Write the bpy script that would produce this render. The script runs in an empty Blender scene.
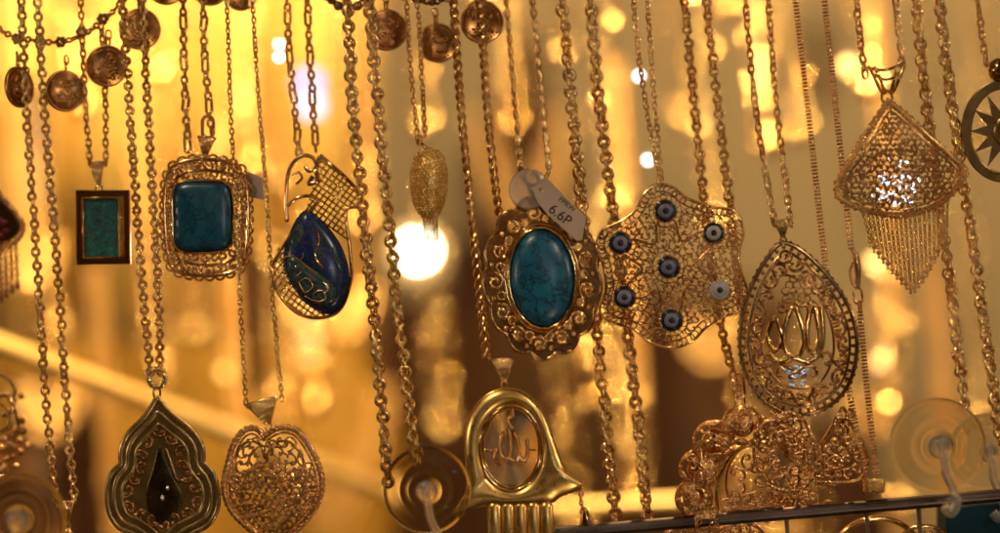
import bpy, math, random
import numpy as np
from mathutils import Vector, geometry

random.seed(7)
rng = np.random.default_rng(7)
sc = bpy.context.scene
COL = sc.collection
PI = math.pi

# ------------------------------------------------------------------ camera
D = 1.11                 # metres from the lens to the plane of the hanging pendants
S = 0.0004               # metres per photo pixel in that plane
ROLL = math.radians(4.5)
cam_d = bpy.data.cameras.new('camera')
cam = bpy.data.objects.new('camera', cam_d)
COL.objects.link(cam)
cam.location = (0, -D, 0)
cam.rotation_euler = (PI / 2, ROLL, 0)
cam_d.sensor_width = 36
cam_d.lens = 36 * D / (1000 * S)
cam_d.clip_start = 0.05
cam_d.clip_end = 50
cam_d.dof.use_dof = True
cam_d.dof.focus_distance = D
cam_d.dof.aperture_fstop = 2.4
sc.camera = cam

sc.view_settings.view_transform = 'Standard'
sc.view_settings.look = 'None'
sc.view_settings.exposure = 0
sc.view_settings.gamma = 1
try:
    sc.cycles.use_denoising = True
    sc.cycles.max_bounces = 8
    sc.cycles.transparent_max_bounces = 12
    sc.cycles.sample_clamp_indirect = 6
    sc.cycles.caustics_reflective = False
    sc.cycles.caustics_refractive = False
except Exception:
    pass


def P(x, y, d=0.0):
    """world point seen at photo pixel x, y, standing d metres behind the pendants"""
    k = S * (D + d) / D
    ix, iy = (x - 500) * k, (266.5 - y) * k
    c, s = math.cos(ROLL), math.sin(ROLL)
    return Vector((ix * c + iy * s, d, -ix * s + iy * c))


# ------------------------------------------------------------------ world: unseen room, glow patches and bright spots added for gold to reflect
W = bpy.data.worlds.new('World')
sc.world = W
W.use_nodes = True
nt = W.node_tree
nt.nodes.clear()
N = nt.nodes.new
tc = N('ShaderNodeTexCoord')
n1 = N('ShaderNodeTexNoise'); n1.inputs['Scale'].default_value = 3.2; n1.inputs['Detail'].default_value = 2
nt.links.new(tc.outputs['Generated'], n1.inputs['Vector'])
r1 = N('ShaderNodeValToRGB')
e = r1.color_ramp.elements
e[0].position = 0.36; e[0].color = (0.020, 0.010, 0.004, 1)
e[1].position = 0.68; e[1].color = (4.2, 2.6, 1.15, 1)
m_ = e.new(0.54); m_.color = (0.05, 0.022, 0.007, 1)
m_ = e.new(0.60); m_.color = (0.50, 0.26, 0.085, 1)
nt.links.new(n1.outputs['Fac'], r1.inputs['Fac'])
v1 = N('ShaderNodeTexVoronoi'); v1.inputs['Scale'].default_value = 5.0
nt.links.new(tc.outputs['Generated'], v1.inputs['Vector'])
r2 = N('ShaderNodeValToRGB')
e = r2.color_ramp.elements
e[0].position = 0.07; e[0].color = (46, 37, 26, 1)
e[1].position = 0.12; e[1].color = (0, 0, 0, 1)
nt.links.new(v1.outputs['Distance'], r2.inputs['Fac'])
ad = N('ShaderNodeMix'); ad.data_type = 'RGBA'; ad.blend_type = 'ADD'; ad.inputs['Factor'].default_value = 1
ad.clamp_result = False
nt.links.new(r1.outputs['Color'], ad.inputs[6]); nt.links.new(r2.outputs['Color'], ad.inputs[7])
bg = N('ShaderNodeBackground'); bg.inputs['Strength'].default_value = 0.20
nt.links.new(ad.outputs[2], bg.inputs['Color'])
wo = N('ShaderNodeOutputWorld')
nt.links.new(bg.outputs['Background'], wo.inputs['Surface'])


# ------------------------------------------------------------------ lamps of the shop, plus unseen ones added for glints and far gold
def area(name, loc, target, size, power, col):
    l = bpy.data.lights.new(name, 'AREA')
    l.shape = 'DISK'; l.size = size; l.energy = power; l.color = col
    o = bpy.data.objects.new(name, l); COL.objects.link(o)
    o.location = loc
    o.rotation_euler = (Vector(target) - Vector(loc)).to_track_quat('-Z', 'Y').to_euler()
    return o


area('window_lamp_warm', (-0.35, -0.55, 0.75), (0.0, 0, 0), 0.020, 2.4, (1.0, 0.85, 0.60))
area('glint_light_right', (0.55, -0.60, 0.40), (0.05, 0, 0), 0.018, 1.1, (1.0, 0.86, 0.64))  # unseen lamp added for glints on the near gold
area('glint_light_left', (-0.75, -0.35, 0.10), (-0.05, 0, 0), 0.016, 0.6, (1.0, 0.82, 0.60))  # unseen, added for more sparkle on the chains
area('glint_light_low', (0.25, -0.50, -0.45), (0.0, 0, 0), 0.016, 0.35, (1.0, 0.80, 0.58))  # unseen low lamp, added for sparkle
area('glint_light_far', (0.95, -0.25, 0.12), (0.08, 0, 0), 0.016, 0.9, (1.0, 0.86, 0.64))  # unseen lamp far to the side, added for sparkle
area('window_lamp_cool', (0.283, -0.89, 0.035), (0.157, 0, 0.02), 0.05, 0.30, (0.80, 0.87, 1.0))
area('shelf_lamp_left', P(90, -150, 0.62), P(110, 150, 0.85), 0.10, 1.25, (1.0, 0.80, 0.46))
area('shelf_lamp_middle', P(380, -420, 0.75), P(400, 120, 1.6), 0.20, 2.0, (1.0, 0.82, 0.54))
area('shelf_lamp_right', P(850, -640, 0.80), P(860, 60, 1.6), 0.25, 4.2, (1.0, 0.83, 0.54))
area('far_gold_fill_left', P(150, -260, 0.16), P(180, 250, 0.50), 0.030, 4.3, (1.0, 0.72, 0.34))  # unseen lamp added to brighten the far gold
area('far_gold_fill_right', P(720, -260, 0.16), P(720, 200, 0.42), 0.030, 4.2, (1.0, 0.72, 0.38))  # unseen lamp added to brighten the far gold on the right


# ------------------------------------------------------------------ materials
def new_mat(name):
    m = bpy.data.materials.new(name); m.use_nodes = True
    t = m.node_tree; b = t.nodes['Principled BSDF']
    return m, t, b


def metal(name, c1, c2, rough=0.22, scale=900, bump=0.25, rvar=0.12):
    m, t, b = new_mat(name)
    tcn = t.nodes.new('ShaderNodeTexCoord')
    no = t.nodes.new('ShaderNodeTexNoise'); no.inputs['Scale'].default_value = scale; no.inputs['Detail'].default_value = 3
    t.links.new(tcn.outputs['Object'], no.inputs['Vector'])
    no2 = t.nodes.new('ShaderNodeTexNoise'); no2.inputs['Scale'].default_value = scale * 0.12; no2.inputs['Detail'].default_value = 2
    t.links.new(tcn.outputs['Object'], no2.inputs['Vector'])
    rp = t.nodes.new('ShaderNodeValToRGB')
    rp.color_ramp.elements[0].position = 0.35; rp.color_ramp.elements[0].color = (*c1, 1)
    rp.color_ramp.elements[1].position = 0.68; rp.color_ramp.elements[1].color = (*c2, 1)
    t.links.new(no2.outputs['Fac'], rp.inputs['Fac'])
    t.links.new(rp.outputs['Color'], b.inputs['Base Color'])
    b.inputs['Metallic'].default_value = 1
    mr = t.nodes.new('ShaderNodeMapRange')
    mr.inputs['To Min'].default_value = rough - rvar * 0.5; mr.inputs['To Max'].default_value = rough + rvar
    t.links.new(no.outputs['Fac'], mr.inputs['Value'])
    t.links.new(mr.outputs['Result'], b.inputs['Roughness'])
    if bump:
        bp = t.nodes.new('ShaderNodeBump'); bp.inputs['Strength'].default_value = bump
        bp.inputs['Distance'].default_value = 0.0003
        t.links.new(no.outputs['Fac'], bp.inputs['Height'])
        t.links.new(bp.outputs['Normal'], b.inputs['Normal'])
    return m


def dull(name, c1, c2, rough=0.7, scale=60, metallic=0.0, bump=0.2):
    m = metal(name, c1, c2, rough, scale, bump, 0.1)
    m.node_tree.nodes['Principled BSDF'].inputs['Metallic'].default_value = metallic
    if rough >= 0.5:
        m.node_tree.nodes['Principled BSDF'].inputs['Specular IOR Level'].default_value = 0.12
    return m


GOLD = metal('rose_gold', (0.80, 0.44, 0.13), (0.95, 0.61, 0.23), 0.11, 900, 0.05, 0.06)
YGOLD = metal('yellow_gold', (0.85, 0.52, 0.16), (0.95, 0.66, 0.25), 0.13, 900, 0.05, 0.06)
RED = metal('copper_gold', (0.74, 0.35, 0.115), (0.90, 0.52, 0.205), 0.13, 900, 0.05, 0.06)
DARKG = metal('antique_gold', (0.26, 0.13, 0.045), (0.50, 0.29, 0.11), 0.16, 900, 0.05, 0.06)
OLIVE = metal('tarnished_gold', (0.36, 0.235, 0.09), (0.58, 0.40, 0.165), 0.27, 900, 0.05, 0.06)
BRONZE = metal('bronze_wire', (0.40, 0.17, 0.055), (0.62, 0.31, 0.11), 0.16, 900, 0.05, 0.06)
SATIN = metal('satin_gold', (0.82, 0.47, 0.12), (0.92, 0.60, 0.20), 0.27, 500, 0.04)
COIN = metal('coin_gold', (0.40, 0.17, 0.05), (0.70, 0.36, 0.13), 0.30, 1400, 0.12)
FARG = metal('far_gold', (0.88, 0.48, 0.13), (0.95, 0.62, 0.22), 0.34, 200, 0.2)
FARS = metal('far_polished_gold', (0.88, 0.50, 0.14), (0.95, 0.64, 0.24), 0.13, 200, 0.03, 0.05)
ROD = metal('brushed_gold', (0.90, 0.58, 0.18), (0.96, 0.70, 0.28), 0.55, 200, 0.1)
SMOKE = metal('smoked_bronze', (0.055, 0.034, 0.013), (0.13, 0.08, 0.032), 0.26, 700, 0.3)
PLATE = metal('pierced_gold', (0.42, 0.21, 0.07), (0.66, 0.38, 0.14), 0.17, 700, 0.1, 0.08)
BARK = metal('grain_gold', (0.84, 0.50, 0.13), (0.96, 0.64, 0.22), 0.24, 2600, 0.4)
STEEL = metal('rail_steel', (0.07, 0.045, 0.035), (0.18, 0.13, 0.10), 0.36, 260, 0.4)
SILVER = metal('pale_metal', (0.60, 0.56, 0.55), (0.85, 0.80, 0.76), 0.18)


def stone(name, base, mid, vein, scale=320, vein_w=0.05, rough=0.16, vmix=0.85):
    m, t, b = new_mat(name)
    tcn = t.nodes.new('ShaderNodeTexCoord')
    no = t.nodes.new('ShaderNodeTexNoise'); no.inputs['Scale'].default_value = scale; no.inputs['Detail'].default_value = 5
    t.links.new(tcn.outputs['Object'], no.inputs['Vector'])
    rp = t.nodes.new('ShaderNodeValToRGB')
    rp.color_ramp.elements[0].position = 0.33; rp.color_ramp.elements[0].color = (*base, 1)
    rp.color_ramp.elements[1].position = 0.68; rp.color_ramp.elements[1].color = (*mid, 1)
    t.links.new(no.outputs['Fac'], rp.inputs['Fac'])
    mv = t.nodes.new('ShaderNodeMix'); mv.data_type = 'RGBA'; mv.inputs['Factor'].default_value = 0.010
    t.links.new(tcn.outputs['Object'], mv.inputs[6]); t.links.new(no.outputs['Color'], mv.inputs[7])
    vo = t.nodes.new('ShaderNodeTexVoronoi'); vo.feature = 'DISTANCE_TO_EDGE'; vo.inputs['Scale'].default_value = scale * 0.62
    t.links.new(mv.outputs[2], vo.inputs['Vector'])
    r2_ = t.nodes.new('ShaderNodeValToRGB')
    r2_.color_ramp.elements[0].position = 0.0; r2_.color_ramp.elements[0].color = (vmix, vmix, vmix, 1)
    r2_.color_ramp.elements[1].position = vein_w; r2_.color_ramp.elements[1].color = (0, 0, 0, 1)
    t.links.new(vo.outputs['Distance'], r2_.inputs['Fac'])
    mx = t.nodes.new('ShaderNodeMix'); mx.data_type = 'RGBA'
    t.links.new(r2_.outputs['Color'], mx.inputs['Factor'])
    t.links.new(rp.outputs['Color'], mx.inputs[6]); mx.inputs[7].default_value = (*vein, 1)
    t.links.new(mx.outputs[2], b.inputs['Base Color'])
    b.inputs['Roughness'].default_value = rough
    return m


TURQ = stone('turquoise', (0.004, 0.068, 0.130), (0.009, 0.122, 0.195), (0.002, 0.018, 0.032), 230, 0.085, 0.30, 0.88)
TEAL = stone('dark_turquoise', (0.003, 0.044, 0.076), (0.007, 0.076, 0.112), (0.002, 0.018, 0.026), 220, 0.06, 0.26, 0.8)
GREEN = stone('mottled_turquoise', (0.010, 0.100, 0.105), (0.028, 0.210, 0.180), (0.060, 0.030, 0.014), 480, 0.16, 0.25)
ENAMEL = stone('blue_enamel', (0.005, 0.022, 0.034), (0.007, 0.020, 0.130), (0.10, 0.05, 0.02), 300, 0.05, 0.22, 0.6)
ENAMEL2 = stone('teal_enamel', (0.008, 0.036, 0.042), (0.014, 0.066, 0.074), (0.16, 0.075, 0.025), 420, 0.06, 0.12)
EYEB = dull('eye_black', (0.004, 0.004, 0.008), (0.010, 0.009, 0.016), 0.15, 500, 0, 0)
EYEL = dull('eye_lilac', (0.13, 0.12, 0.18), (0.20, 0.17, 0.25), 0.18, 500, 0, 0)
EYEP = dull('eye_grey', (0.30, 0.24, 0.22), (0.42, 0.36, 0.33), 0.2, 500, 0, 0)
RUBY = stone('garnet', (0.10, 0.004, 0.010), (0.20, 0.010, 0.018), (0.03, 0.002, 0.004), 500, 0.05, 0.1)
ONYX = dull('smoky_stone', (0.010, 0.006, 0.003), (0.026, 0.015, 0.006), 0.22, 400, 0, 0)
PAPER = dull('tag_paper', (0.38, 0.265, 0.19), (0.48, 0.345, 0.25), 0.6, 400, 0, 0.1)
PEARL = dull('pale_plastic', (0.58, 0.48, 0.38), (0.70, 0.60, 0.48), 0.35, 200, 0, 0.05)
INK = dull('ink', (0.035, 0.022, 0.022), (0.06, 0.04, 0.035), 0.6, 300, 0, 0)
WALLM = dull('plaster', (0.40, 0.27, 0.12), (0.50, 0.35, 0.17), 0.85, 5, 0, 0.1)
BOARD = dull('ochre_cloth', (0.62, 0.36, 0.07), (0.82, 0.54, 0.15), 0.65, 9, 0, 0.3)
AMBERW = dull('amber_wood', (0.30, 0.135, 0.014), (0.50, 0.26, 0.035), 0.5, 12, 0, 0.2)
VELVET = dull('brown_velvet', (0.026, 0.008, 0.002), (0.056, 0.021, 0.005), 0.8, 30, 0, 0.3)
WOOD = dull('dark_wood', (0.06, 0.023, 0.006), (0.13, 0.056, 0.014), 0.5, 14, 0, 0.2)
GREYC = dull('grey_cloth', (0.22, 0.20, 0.18), (0.30, 0.27, 0.24), 0.8, 14, 0, 0.2)
TEALC = dull('blue_velvet', (0.004, 0.020, 0.030), (0.008, 0.040, 0.055), 0.6, 60, 0, 0.3)


def clear(name, col, rough=0.08, ior=1.42, tr=0.97):
    m, t, b = new_mat(name)
    no = t.nodes.new('ShaderNodeTexNoise'); no.inputs['Scale'].default_value = 120
    tcn = t.nodes.new('ShaderNodeTexCoord'); t.links.new(tcn.outputs['Object'], no.inputs['Vector'])
    rp = t.nodes.new('ShaderNodeValToRGB')
    rp.color_ramp.elements[0].color = (*[c * 0.9 for c in col], 1); rp.color_ramp.elements[1].color = (*col, 1)
    t.links.new(no.outputs['Fac'], rp.inputs['Fac']); t.links.new(rp.outputs['Color'], b.inputs['Base Color'])
    b.inputs['Roughness'].default_value = rough
    b.inputs['IOR'].default_value = ior
    b.inputs['Transmission Weight'].default_value = tr
    return m


SILI = clear('clear_silicone', (0.99, 0.95, 0.86), 0.05, 1.10, 1.0)
AMBERG = clear('amber_glass', (0.98, 0.80, 0.50), 0.22, 1.12, 0.85)
HAZED = clear('hazed_plastic', (0.95, 0.88, 0.76), 0.28, 1.15, 0.80)
HOOKM = clear('clear_hook', (0.97, 0.90, 0.78), 0.12, 1.28, 0.86)


def glow(name, col, strength):
    m, t, b = new_mat(name)
    b.inputs['Base Color'].default_value = (*col, 1)
    b.inputs['Emission Color'].default_value = (*col, 1)
    b.inputs['Emission Strength'].default_value = strength
    return m


# ------------------------------------------------------------------ mesh builder: works in photo pixels (x right, y down, h towards the viewer)
def arr(p):
    a = np.array([(q[0], q[1], q[2] if len(q) > 2 else 0.0) for q in p], float)
    return a


def smooth_path(pts, n=8, closed=False):
    p = arr(pts); m = len(p); out = []
    rngi = range(m) if closed else range(m - 1)
    for i in rngi:
        if closed:
            a, b, c, d = p[(i - 1) % m], p[i], p[(i + 1) % m], p[(i + 2) % m]
        else:
            a, b, c, d = p[max(i - 1, 0)], p[i], p[i + 1], p[min(i + 2, m - 1)]
        for k in range(n):
            t = k / n
            out.append(0.5 * (2 * b + (c - a) * t + (2 * a - 5 * b + 4 * c - d) * t * t + (3 * b - a - 3 * c + d) * t ** 3))
    if not closed:
        out.append(p[-1])
    return np.array(out)


def resample(p, step, closed=False):
    if closed:
        p = np.vstack([p, p[:1]])
    seg = np.linalg.norm(np.diff(p, axis=0), axis=1)
    L = np.concatenate([[0], np.cumsum(seg)])
    n = max(2, int(round(L[-1] / step)))
    t = np.linspace(0, L[-1], n + 1)
    q = np.stack([np.interp(t, L, p[:, i]) for i in range(3)], 1)
    return q[:-1] if closed else q


def inside(poly, x, y):
    c = False; n = len(poly); j = n - 1
    for i in range(n):
        xi, yi, xj, yj = poly[i][0], poly[i][1], poly[j][0], poly[j][1]
        if (yi > y) != (yj > y) and x < (xj - xi) * (y - yi) / (yj - yi + 1e-12) + xi:
            c = not c
        j = i
    return c


def offset(poly, dist):
    """move a closed outline inwards by dist"""
    p = arr(poly); n = len(p)
    ar = sum(p[i][0] * p[(i + 1) % n][1] - p[(i + 1) % n][0] * p[i][1] for i in range(n))
    sg = 1 if ar > 0 else -1
    t = np.roll(p, -1, 0) - np.roll(p, 1, 0)
    t /= np.linalg.norm(t, axis=1)[:, None] + 1e-9
    nrm = np.stack([-t[:, 1], t[:, 0], np.zeros(n)], 1) * sg
    return p + nrm * dist


def inset(poly, dist):
    """inward offset that drops the points that would fold over at sharp corners"""
    base = resample(arr(poly), 1.6, True)
    q = offset(base, dist)
    keep = [c for c in q if np.min(np.hypot(base[:, 0] - c[0], base[:, 1] - c[1])) > dist * 0.93]
    k = resample(np.array(keep), 2.4, True)
    for _ in range(5):
        k = 0.5 * k + 0.25 * (np.roll(k, 1, 0) + np.roll(k, -1, 0))
    return k


def ellipse(cx, cy, a, b, n=32, rot=0.0, a0=0.0, a1=2 * PI, h=0.0):
    full = abs(a1 - a0 - 2 * PI) < 1e-6
    t = np.linspace(a0, a1, n, endpoint=not full)
    x, y = a * np.cos(t), b * np.sin(t)
    c, s = math.cos(rot), math.sin(rot)
    return np.stack([cx + x * c - y * s, cy + x * s + y * c, np.full_like(x, h)], 1)


def spiral(cx, cy, r0, r1, a0, turns, n=18, h=0.0):
    t = np.linspace(0, 1, n)
    r = r0 + (r1 - r0) * t
    a = a0 + 2 * PI * turns * t
    return np.stack([cx + r * np.cos(a), cy + r * np.sin(a), np.full(n, h)], 1)


def scroll(x, y, size, rot, flip=1, n=26):
    """a C scroll: a curl at each end of an arc"""
    t = np.linspace(-1, 1, n)
    # curvature grows towards the ends
    ang = np.cumsum((0.6 + 3.2 * np.abs(t) ** 2.2)) * (7.2 / n) * flip
    ang -= ang[n // 2]
    dx, dy = np.cos(ang), np.sin(ang)
    px, py = np.cumsum(dx), np.cumsum(dy)
    px -= px.mean(); py -= py.mean()
    k = size / max(np.ptp(px), np.ptp(py), 1e-6)
    c, s = math.cos(rot), math.sin(rot)
    return np.stack([x + k * (px * c - py * s), y + k * (px * s + py * c), np.zeros(n)], 1)


def sscroll(x, y, size, rot, n=30):
    t = np.linspace(-1, 1, n)
    ang = np.cumsum(t * 1.0) * (11.0 / n) * 1.0
    kv = np.sign(t) * (0.25 + 3.0 * np.abs(t) ** 2)
    ang = np.cumsum(kv) * (7.5 / n)
    dx, dy = np.cos(ang), np.sin(ang)
    px, py = np.cumsum(dx), np.cumsum(dy)
    px -= px.mean(); py -= py.mean()
    k = size / max(np.ptp(px), np.ptp(py), 1e-6)
    c, s = math.cos(rot), math.sin(rot)
    return np.stack([x + k * (px * c - py * s), y + k * (px * s + py * c), np.zeros(n)], 1)


_circ = {}


def circ(n):
    if n not in _circ:
        a = np.arange(n) * 2 * PI / n
        _circ[n] = (np.cos(a), np.sin(a))
    return _circ[n]


class MB:
    def __init__(self):
        self.v, self.f, self.n, self.flat = [], [], 0, []

    def add(self, v, f, flat=False):
        self.v.append(np.asarray(v, float))
        for q in f:
            self.f.append(tuple(int(i) + self.n for i in q))
            self.flat.append(flat)
        self.n += len(v)

    def tube(self, pts, r, n=6, closed=False, flat=1.0, dome=None):
        p = arr(pts) if not isinstance(pts, np.ndarray) else pts.copy()
        if dome is not None:
            p[:, 2] += dome(p[:, 0], p[:, 1])
        m = len(p)
        if m < 2:
            return
        if closed:
            t = np.roll(p, -1, 0) - np.roll(p, 1, 0)
        else:
            t = np.gradient(p, axis=0)
        t /= np.linalg.norm(t, axis=1)[:, None] + 1e-12
        H = np.array([0, 0, 1.0])
        if np.max(np.abs(t[:, 2])) < 0.93:
            a = np.cross(t, H); a /= np.linalg.norm(a, axis=1)[:, None] + 1e-12
            b = np.cross(a, t)
        else:
            a = np.zeros_like(p); b = np.zeros_like(p)
            ref = np.array([1.0, 0, 0]) if abs(t[0][0]) < 0.9 else np.array([0, 1.0, 0])
            u = np.cross(t[0], ref); u /= np.linalg.norm(u)
            for i in range(m):
                u = u - t[i] * np.dot(u, t[i]); u /= np.linalg.norm(u) + 1e-12
                a[i] = u; b[i] = np.cross(t[i], u)
        r = np.broadcast_to(np.asarray(r, float), (m,))
        cs, sn = circ(n)
        v = p[:, None, :] + r[:, None, None] * (cs[None, :, None] * a[:, None, :] + flat * sn[None, :, None] * b[:, None, :])
        v = v.reshape(-1, 3)
        f = []
        for i in range(m if closed else m - 1):
            i2 = (i + 1) % m
            for k in range(n):
                k2 = (k + 1) % n
                f.append((i * n + k, i * n + k2, i2 * n + k2, i2 * n + k))
        if not closed:
            f.append(tuple(range(n - 1, -1, -1))); f.append(tuple((m - 1) * n + k for k in range(n)))
        self.add(v, f)

    def ball(self, c, r, sx=1, sy=1, sh=1, nu=8, nv=6):
        v, f = [], []
        for j in range(nv + 1):
            th = PI * j / nv
            for k in range(nu):
                ph = 2 * PI * k / nu
                v.append((c[0] + r * sx * math.sin(th) * math.cos(ph), c[1] + r * sy * math.cos(th), (c[2] if len(c) > 2 else 0) + r * sh * math.sin(th) * math.sin(ph)))
        for j in range(nv):
            for k in range(nu):
                k2 = (k + 1) % nu
                f.append((j * nu + k, j * nu + k2, (j + 1) * nu + k2, (j + 1) * nu + k))
        self.add(v, f)

    def lens(self, c, a, tilt, yaw, nu=14, nv=8):
        """flattened ball whose face leans up by tilt and turns by yaw"""
        v, f = [], []
        ct, st, cy_, sy_ = math.cos(tilt), math.sin(tilt), math.cos(yaw), math.sin(yaw)
        for j in range(nv + 1):
            th = PI * j / nv
            for k in range(nu):
                ph = 2 * PI * k / nu
                x, y, h = a * math.sin(th) * math.cos(ph), a * math.sin(th) * math.sin(ph), 0.30 * a * math.cos(th)
                y, h = y * ct - h * st, y * st + h * ct
                x, h = x * cy_ + h * sy_, -x * sy_ + h * cy_
                v.append((c[0] + x, c[1] + y, c[2] + h))
        for j in range(nv):
            for k in range(nu):
                k2 = (k + 1) % nu
                f.append((j * nu + k, j * nu + k2, (j + 1) * nu + k2, (j + 1) * nu + k))
        self.add(v, f)

    def prism(self, outline, h0, h1, holes=(), bev=0.0):
        loops = [arr(outline)] + [arr(x) for x in holes]
        sizes = [len(l) for l in loops]
        tops = []
        for i, l in enumerate(loops):
            if bev:
                c = offset(l, bev if i == 0 else -bev)
            else:
                c = l
            tops.append(c)
        v, f = [], []
        st = 0; starts = []
        for l, tp in zip(loops, tops):
            n = len(l)
            a = l.copy(); a[:, 2] = h0
            b = l.copy(); b[:, 2] = h1 - (abs(bev) * 0.7 if bev else 0)
            c = tp.copy(); c[:, 2] = h1
            v += [a, b, c]
            starts.append(st)
            for i in range(n):
                j = (i + 1) % n
                f.append((st + i, st + j, st + n + j, st + n + i))
                f.append((st + n + i, st + n + j, st + 2 * n + j, st + 2 * n + i))
            st += 3 * n
        tri = geometry.tessellate_polygon([[Vector((q[0], q[1], 0)) for q in l] for l in loops])
        mapi = []
        for s0, n in zip(starts, sizes):
            mapi += [(s0 + i, s0 + 2 * n + i) for i in range(n)]
        for t in tri:
            f.append(tuple(mapi[i][0] for i in t)); f.append(tuple(mapi[i][1] for i in reversed(t)))
        self.add(np.vstack(v), f, True)

    def dome(self, outline, height, base=0.0, rings=7, power=2.0, inner=0.0):
        o = arr(outline); n = len(o); c = o.mean(0)
        v, f = [], []
        for k in range(rings):
            s = math.cos(k / rings * PI / 2 * 0.98)
            hh = base + height * (math.sin(k / rings * PI / 2 * 0.98)) ** (2.0 / power)
            q = c + (o - c) * s; q[:, 2] = hh
            v.append(q)
        for k in range(rings - 1):
            for i in range(n):
                j = (i + 1) % n
                f.append((k * n + i, k * n + j, (k + 1) * n + j, (k + 1) * n + i))
        f.append(tuple((rings - 1) * n + i for i in range(n)))
        f.append(tuple(range(n - 1, -1, -1)))
        self.add(np.vstack(v), f)

    def lathe(self, prof, c, n=40, axis='h'):
        """prof: list of (radius, height); axis h = towards the viewer, y = image vertical"""
        v, f = [], []
        for (r, h) in prof:
            for k in range(n):
                a = 2 * PI * k / n
                if axis == 'h':
                    v.append((c[0] + r * math.cos(a), c[1] + r * math.sin(a), c[2] + h))
                else:
                    v.append((c[0] + r * math.cos(a), c[1] + h, c[2] + r * math.sin(a)))
        for j in range(len(prof) - 1):
            for k in range(n):
                k2 = (k + 1) % n
                f.append((j * n + k, j * n + k2, (j + 1) * n + k2, (j + 1) * n + k))
        f.append(tuple(range(n - 1, -1, -1))); f.append(tuple((len(prof) - 1) * n + k for k in range(n)))
        self.add(v, f)

    def box(self, c, sx, sy, sh):
        x, y, h = c
        v = [(x + a * sx / 2, y + b * sy / 2, h + d * sh / 2) for a in (-1, 1) for b in (-1, 1) for d in (-1, 1)]
        self.add(v, [(0, 1, 3, 2), (4, 6, 7, 5), (0, 4, 5, 1), (2, 3, 7, 6), (0, 2, 6, 4), (1, 5, 7, 3)], True)

    # ---- chain links -------------------------------------------------
    def ring(self, c, t, nrm, la, lb, r, ns=14, n=6, square=0.0):
        """a closed wire link: long half axis la along t, short half axis lb, in the plane square to nrm"""
        t = t / np.linalg.norm(t); nrm = nrm - t * np.dot(nrm, t); nrm /= np.linalg.norm(nrm) + 1e-9
        w = np.cross(nrm, t)
        a = np.arange(ns) * 2 * PI / ns
        ca, sa = np.cos(a), np.sin(a)
        if la > lb * 1.25:   # stadium
            ext = la - lb
            x = lb * ca + np.where(ca >= 0, ext, -ext); y = lb * sa
        else:
            x = la * ca; y = lb * sa
        p = c + x[:, None] * t + y[:, None] * w
        tx = np.roll(x, -1) - np.roll(x, 1); ty = np.roll(y, -1) - np.roll(y, 1)
        ln = np.hypot(tx, ty) + 1e-9
        ox, oy = ty / ln, -tx / ln
        o = ox[:, None] * t + oy[:, None] * w
        cs, sn = circ(n)
        v = p[:, None, :] + r * (cs[None, :, None] * o[:, None, :] + sn[None, :, None] * nrm[None, None, :])
        f = []
        for i in range(ns):
            i2 = (i + 1) % ns
            for k in range(n):
                k2 = (k + 1) % n
                f.append((i * n + k, i * n + k2, i2 * n + k2, i2 * n + k))
        self.add(v.reshape(-1, 3), f)

    def chain(self, pts, kind, w, pitch=None, r=None):
        base = smooth_path(pts, 10) if len(pts) > 2 else resample(arr(pts), 6)
        H = np.array([0, 0, 1.0])
        if kind == 'rope':
            p = resample(base, 1.1)
            t = np.gradient(p, axis=0); t /= np.linalg.norm(t, axis=1)[:, None]
            a = np.cross(t, H); a /= np.linalg.norm(a, axis=1)[:, None]; b = np.cross(a, t)
            per = pitch or w * 1.9
            L = np.concatenate([[0], np.cumsum(np.linalg.norm(np.diff(p, axis=0), axis=1))])
            for ph in (0, PI):
                for k in (0.0,):
                    th = 2 * PI * L / (2 * per) + ph + k
                    rad = w * 0.23
                    q = p + rad * (np.cos(th)[:, None] * a + np.sin(th)[:, None] * b)
                    self.tube(q, w * 0.25 * (1 + 0.07 * np.sin(2 * PI * L / 2.6 + k * 3)), 6)
            return
        if kind == 'bead':     # twisted barrel beads
            p = resample(base, pitch)
            for i in range(len(p) - 1):
                c = (p[i] + p[i + 1]) / 2; t = p[i + 1] - p[i]; L = np.linalg.norm(t); t /= L
                a = np.cross(t, H); a /= np.linalg.norm(a); b = np.cross(a, t)
                s = np.linspace(-0.5, 0.5, 9)
                rr = w / 2 * np.sqrt(np.clip(1 - (2 * s * 0.93) ** 2, 0.10, 1))
                q = c + s[:, None] * L * t
                cs, sn = circ(8)
                v = []
                for j in range(9):
                    tw = s[j] * 1.6 + i * 0.6
                    for k in range(8):
                        an = 2 * PI * k / 8 + tw
                        rad = rr[j] * (1.0 if k % 2 else 0.82)
                        v.append(q[j] + rad * (math.cos(an) * a + math.sin(an) * b))
                f = [(j * 8 + k, j * 8 + (k + 1) % 8, (j + 1) * 8 + (k + 1) % 8, (j + 1) * 8 + k) for j in range(8) for k in range(8)]
                self.add(v, f)
            return
        if kind == 'snake':
            p = resample(base, pitch or 3.0)
            t = np.gradient(p, axis=0)
            for i in range(len(p)):
                tt = t[i] / np.linalg.norm(t[i])
                a = np.cross(tt, H); a /= np.linalg.norm(a); b = np.cross(a, tt)
                wob = a
                self.ring(p[i], wob / np.linalg.norm(wob), tt, w * 0.34, w * 0.34, w * 0.20, 10, 6)
            return
        if kind == 'sequin':   # lens shaped polished discs, each hanging at its own tilt
            p = resample(base, pitch)
            for q in p:
                self.lens(q + np.array([random.uniform(-4, 4), random.uniform(-5, 5), 0]), w / 2 * random.uniform(0.7, 1.2), random.uniform(0.1, 1.15), random.uniform(-0.3, 0.3))
            self.tube(base, 1.2, 4)
            return
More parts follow.
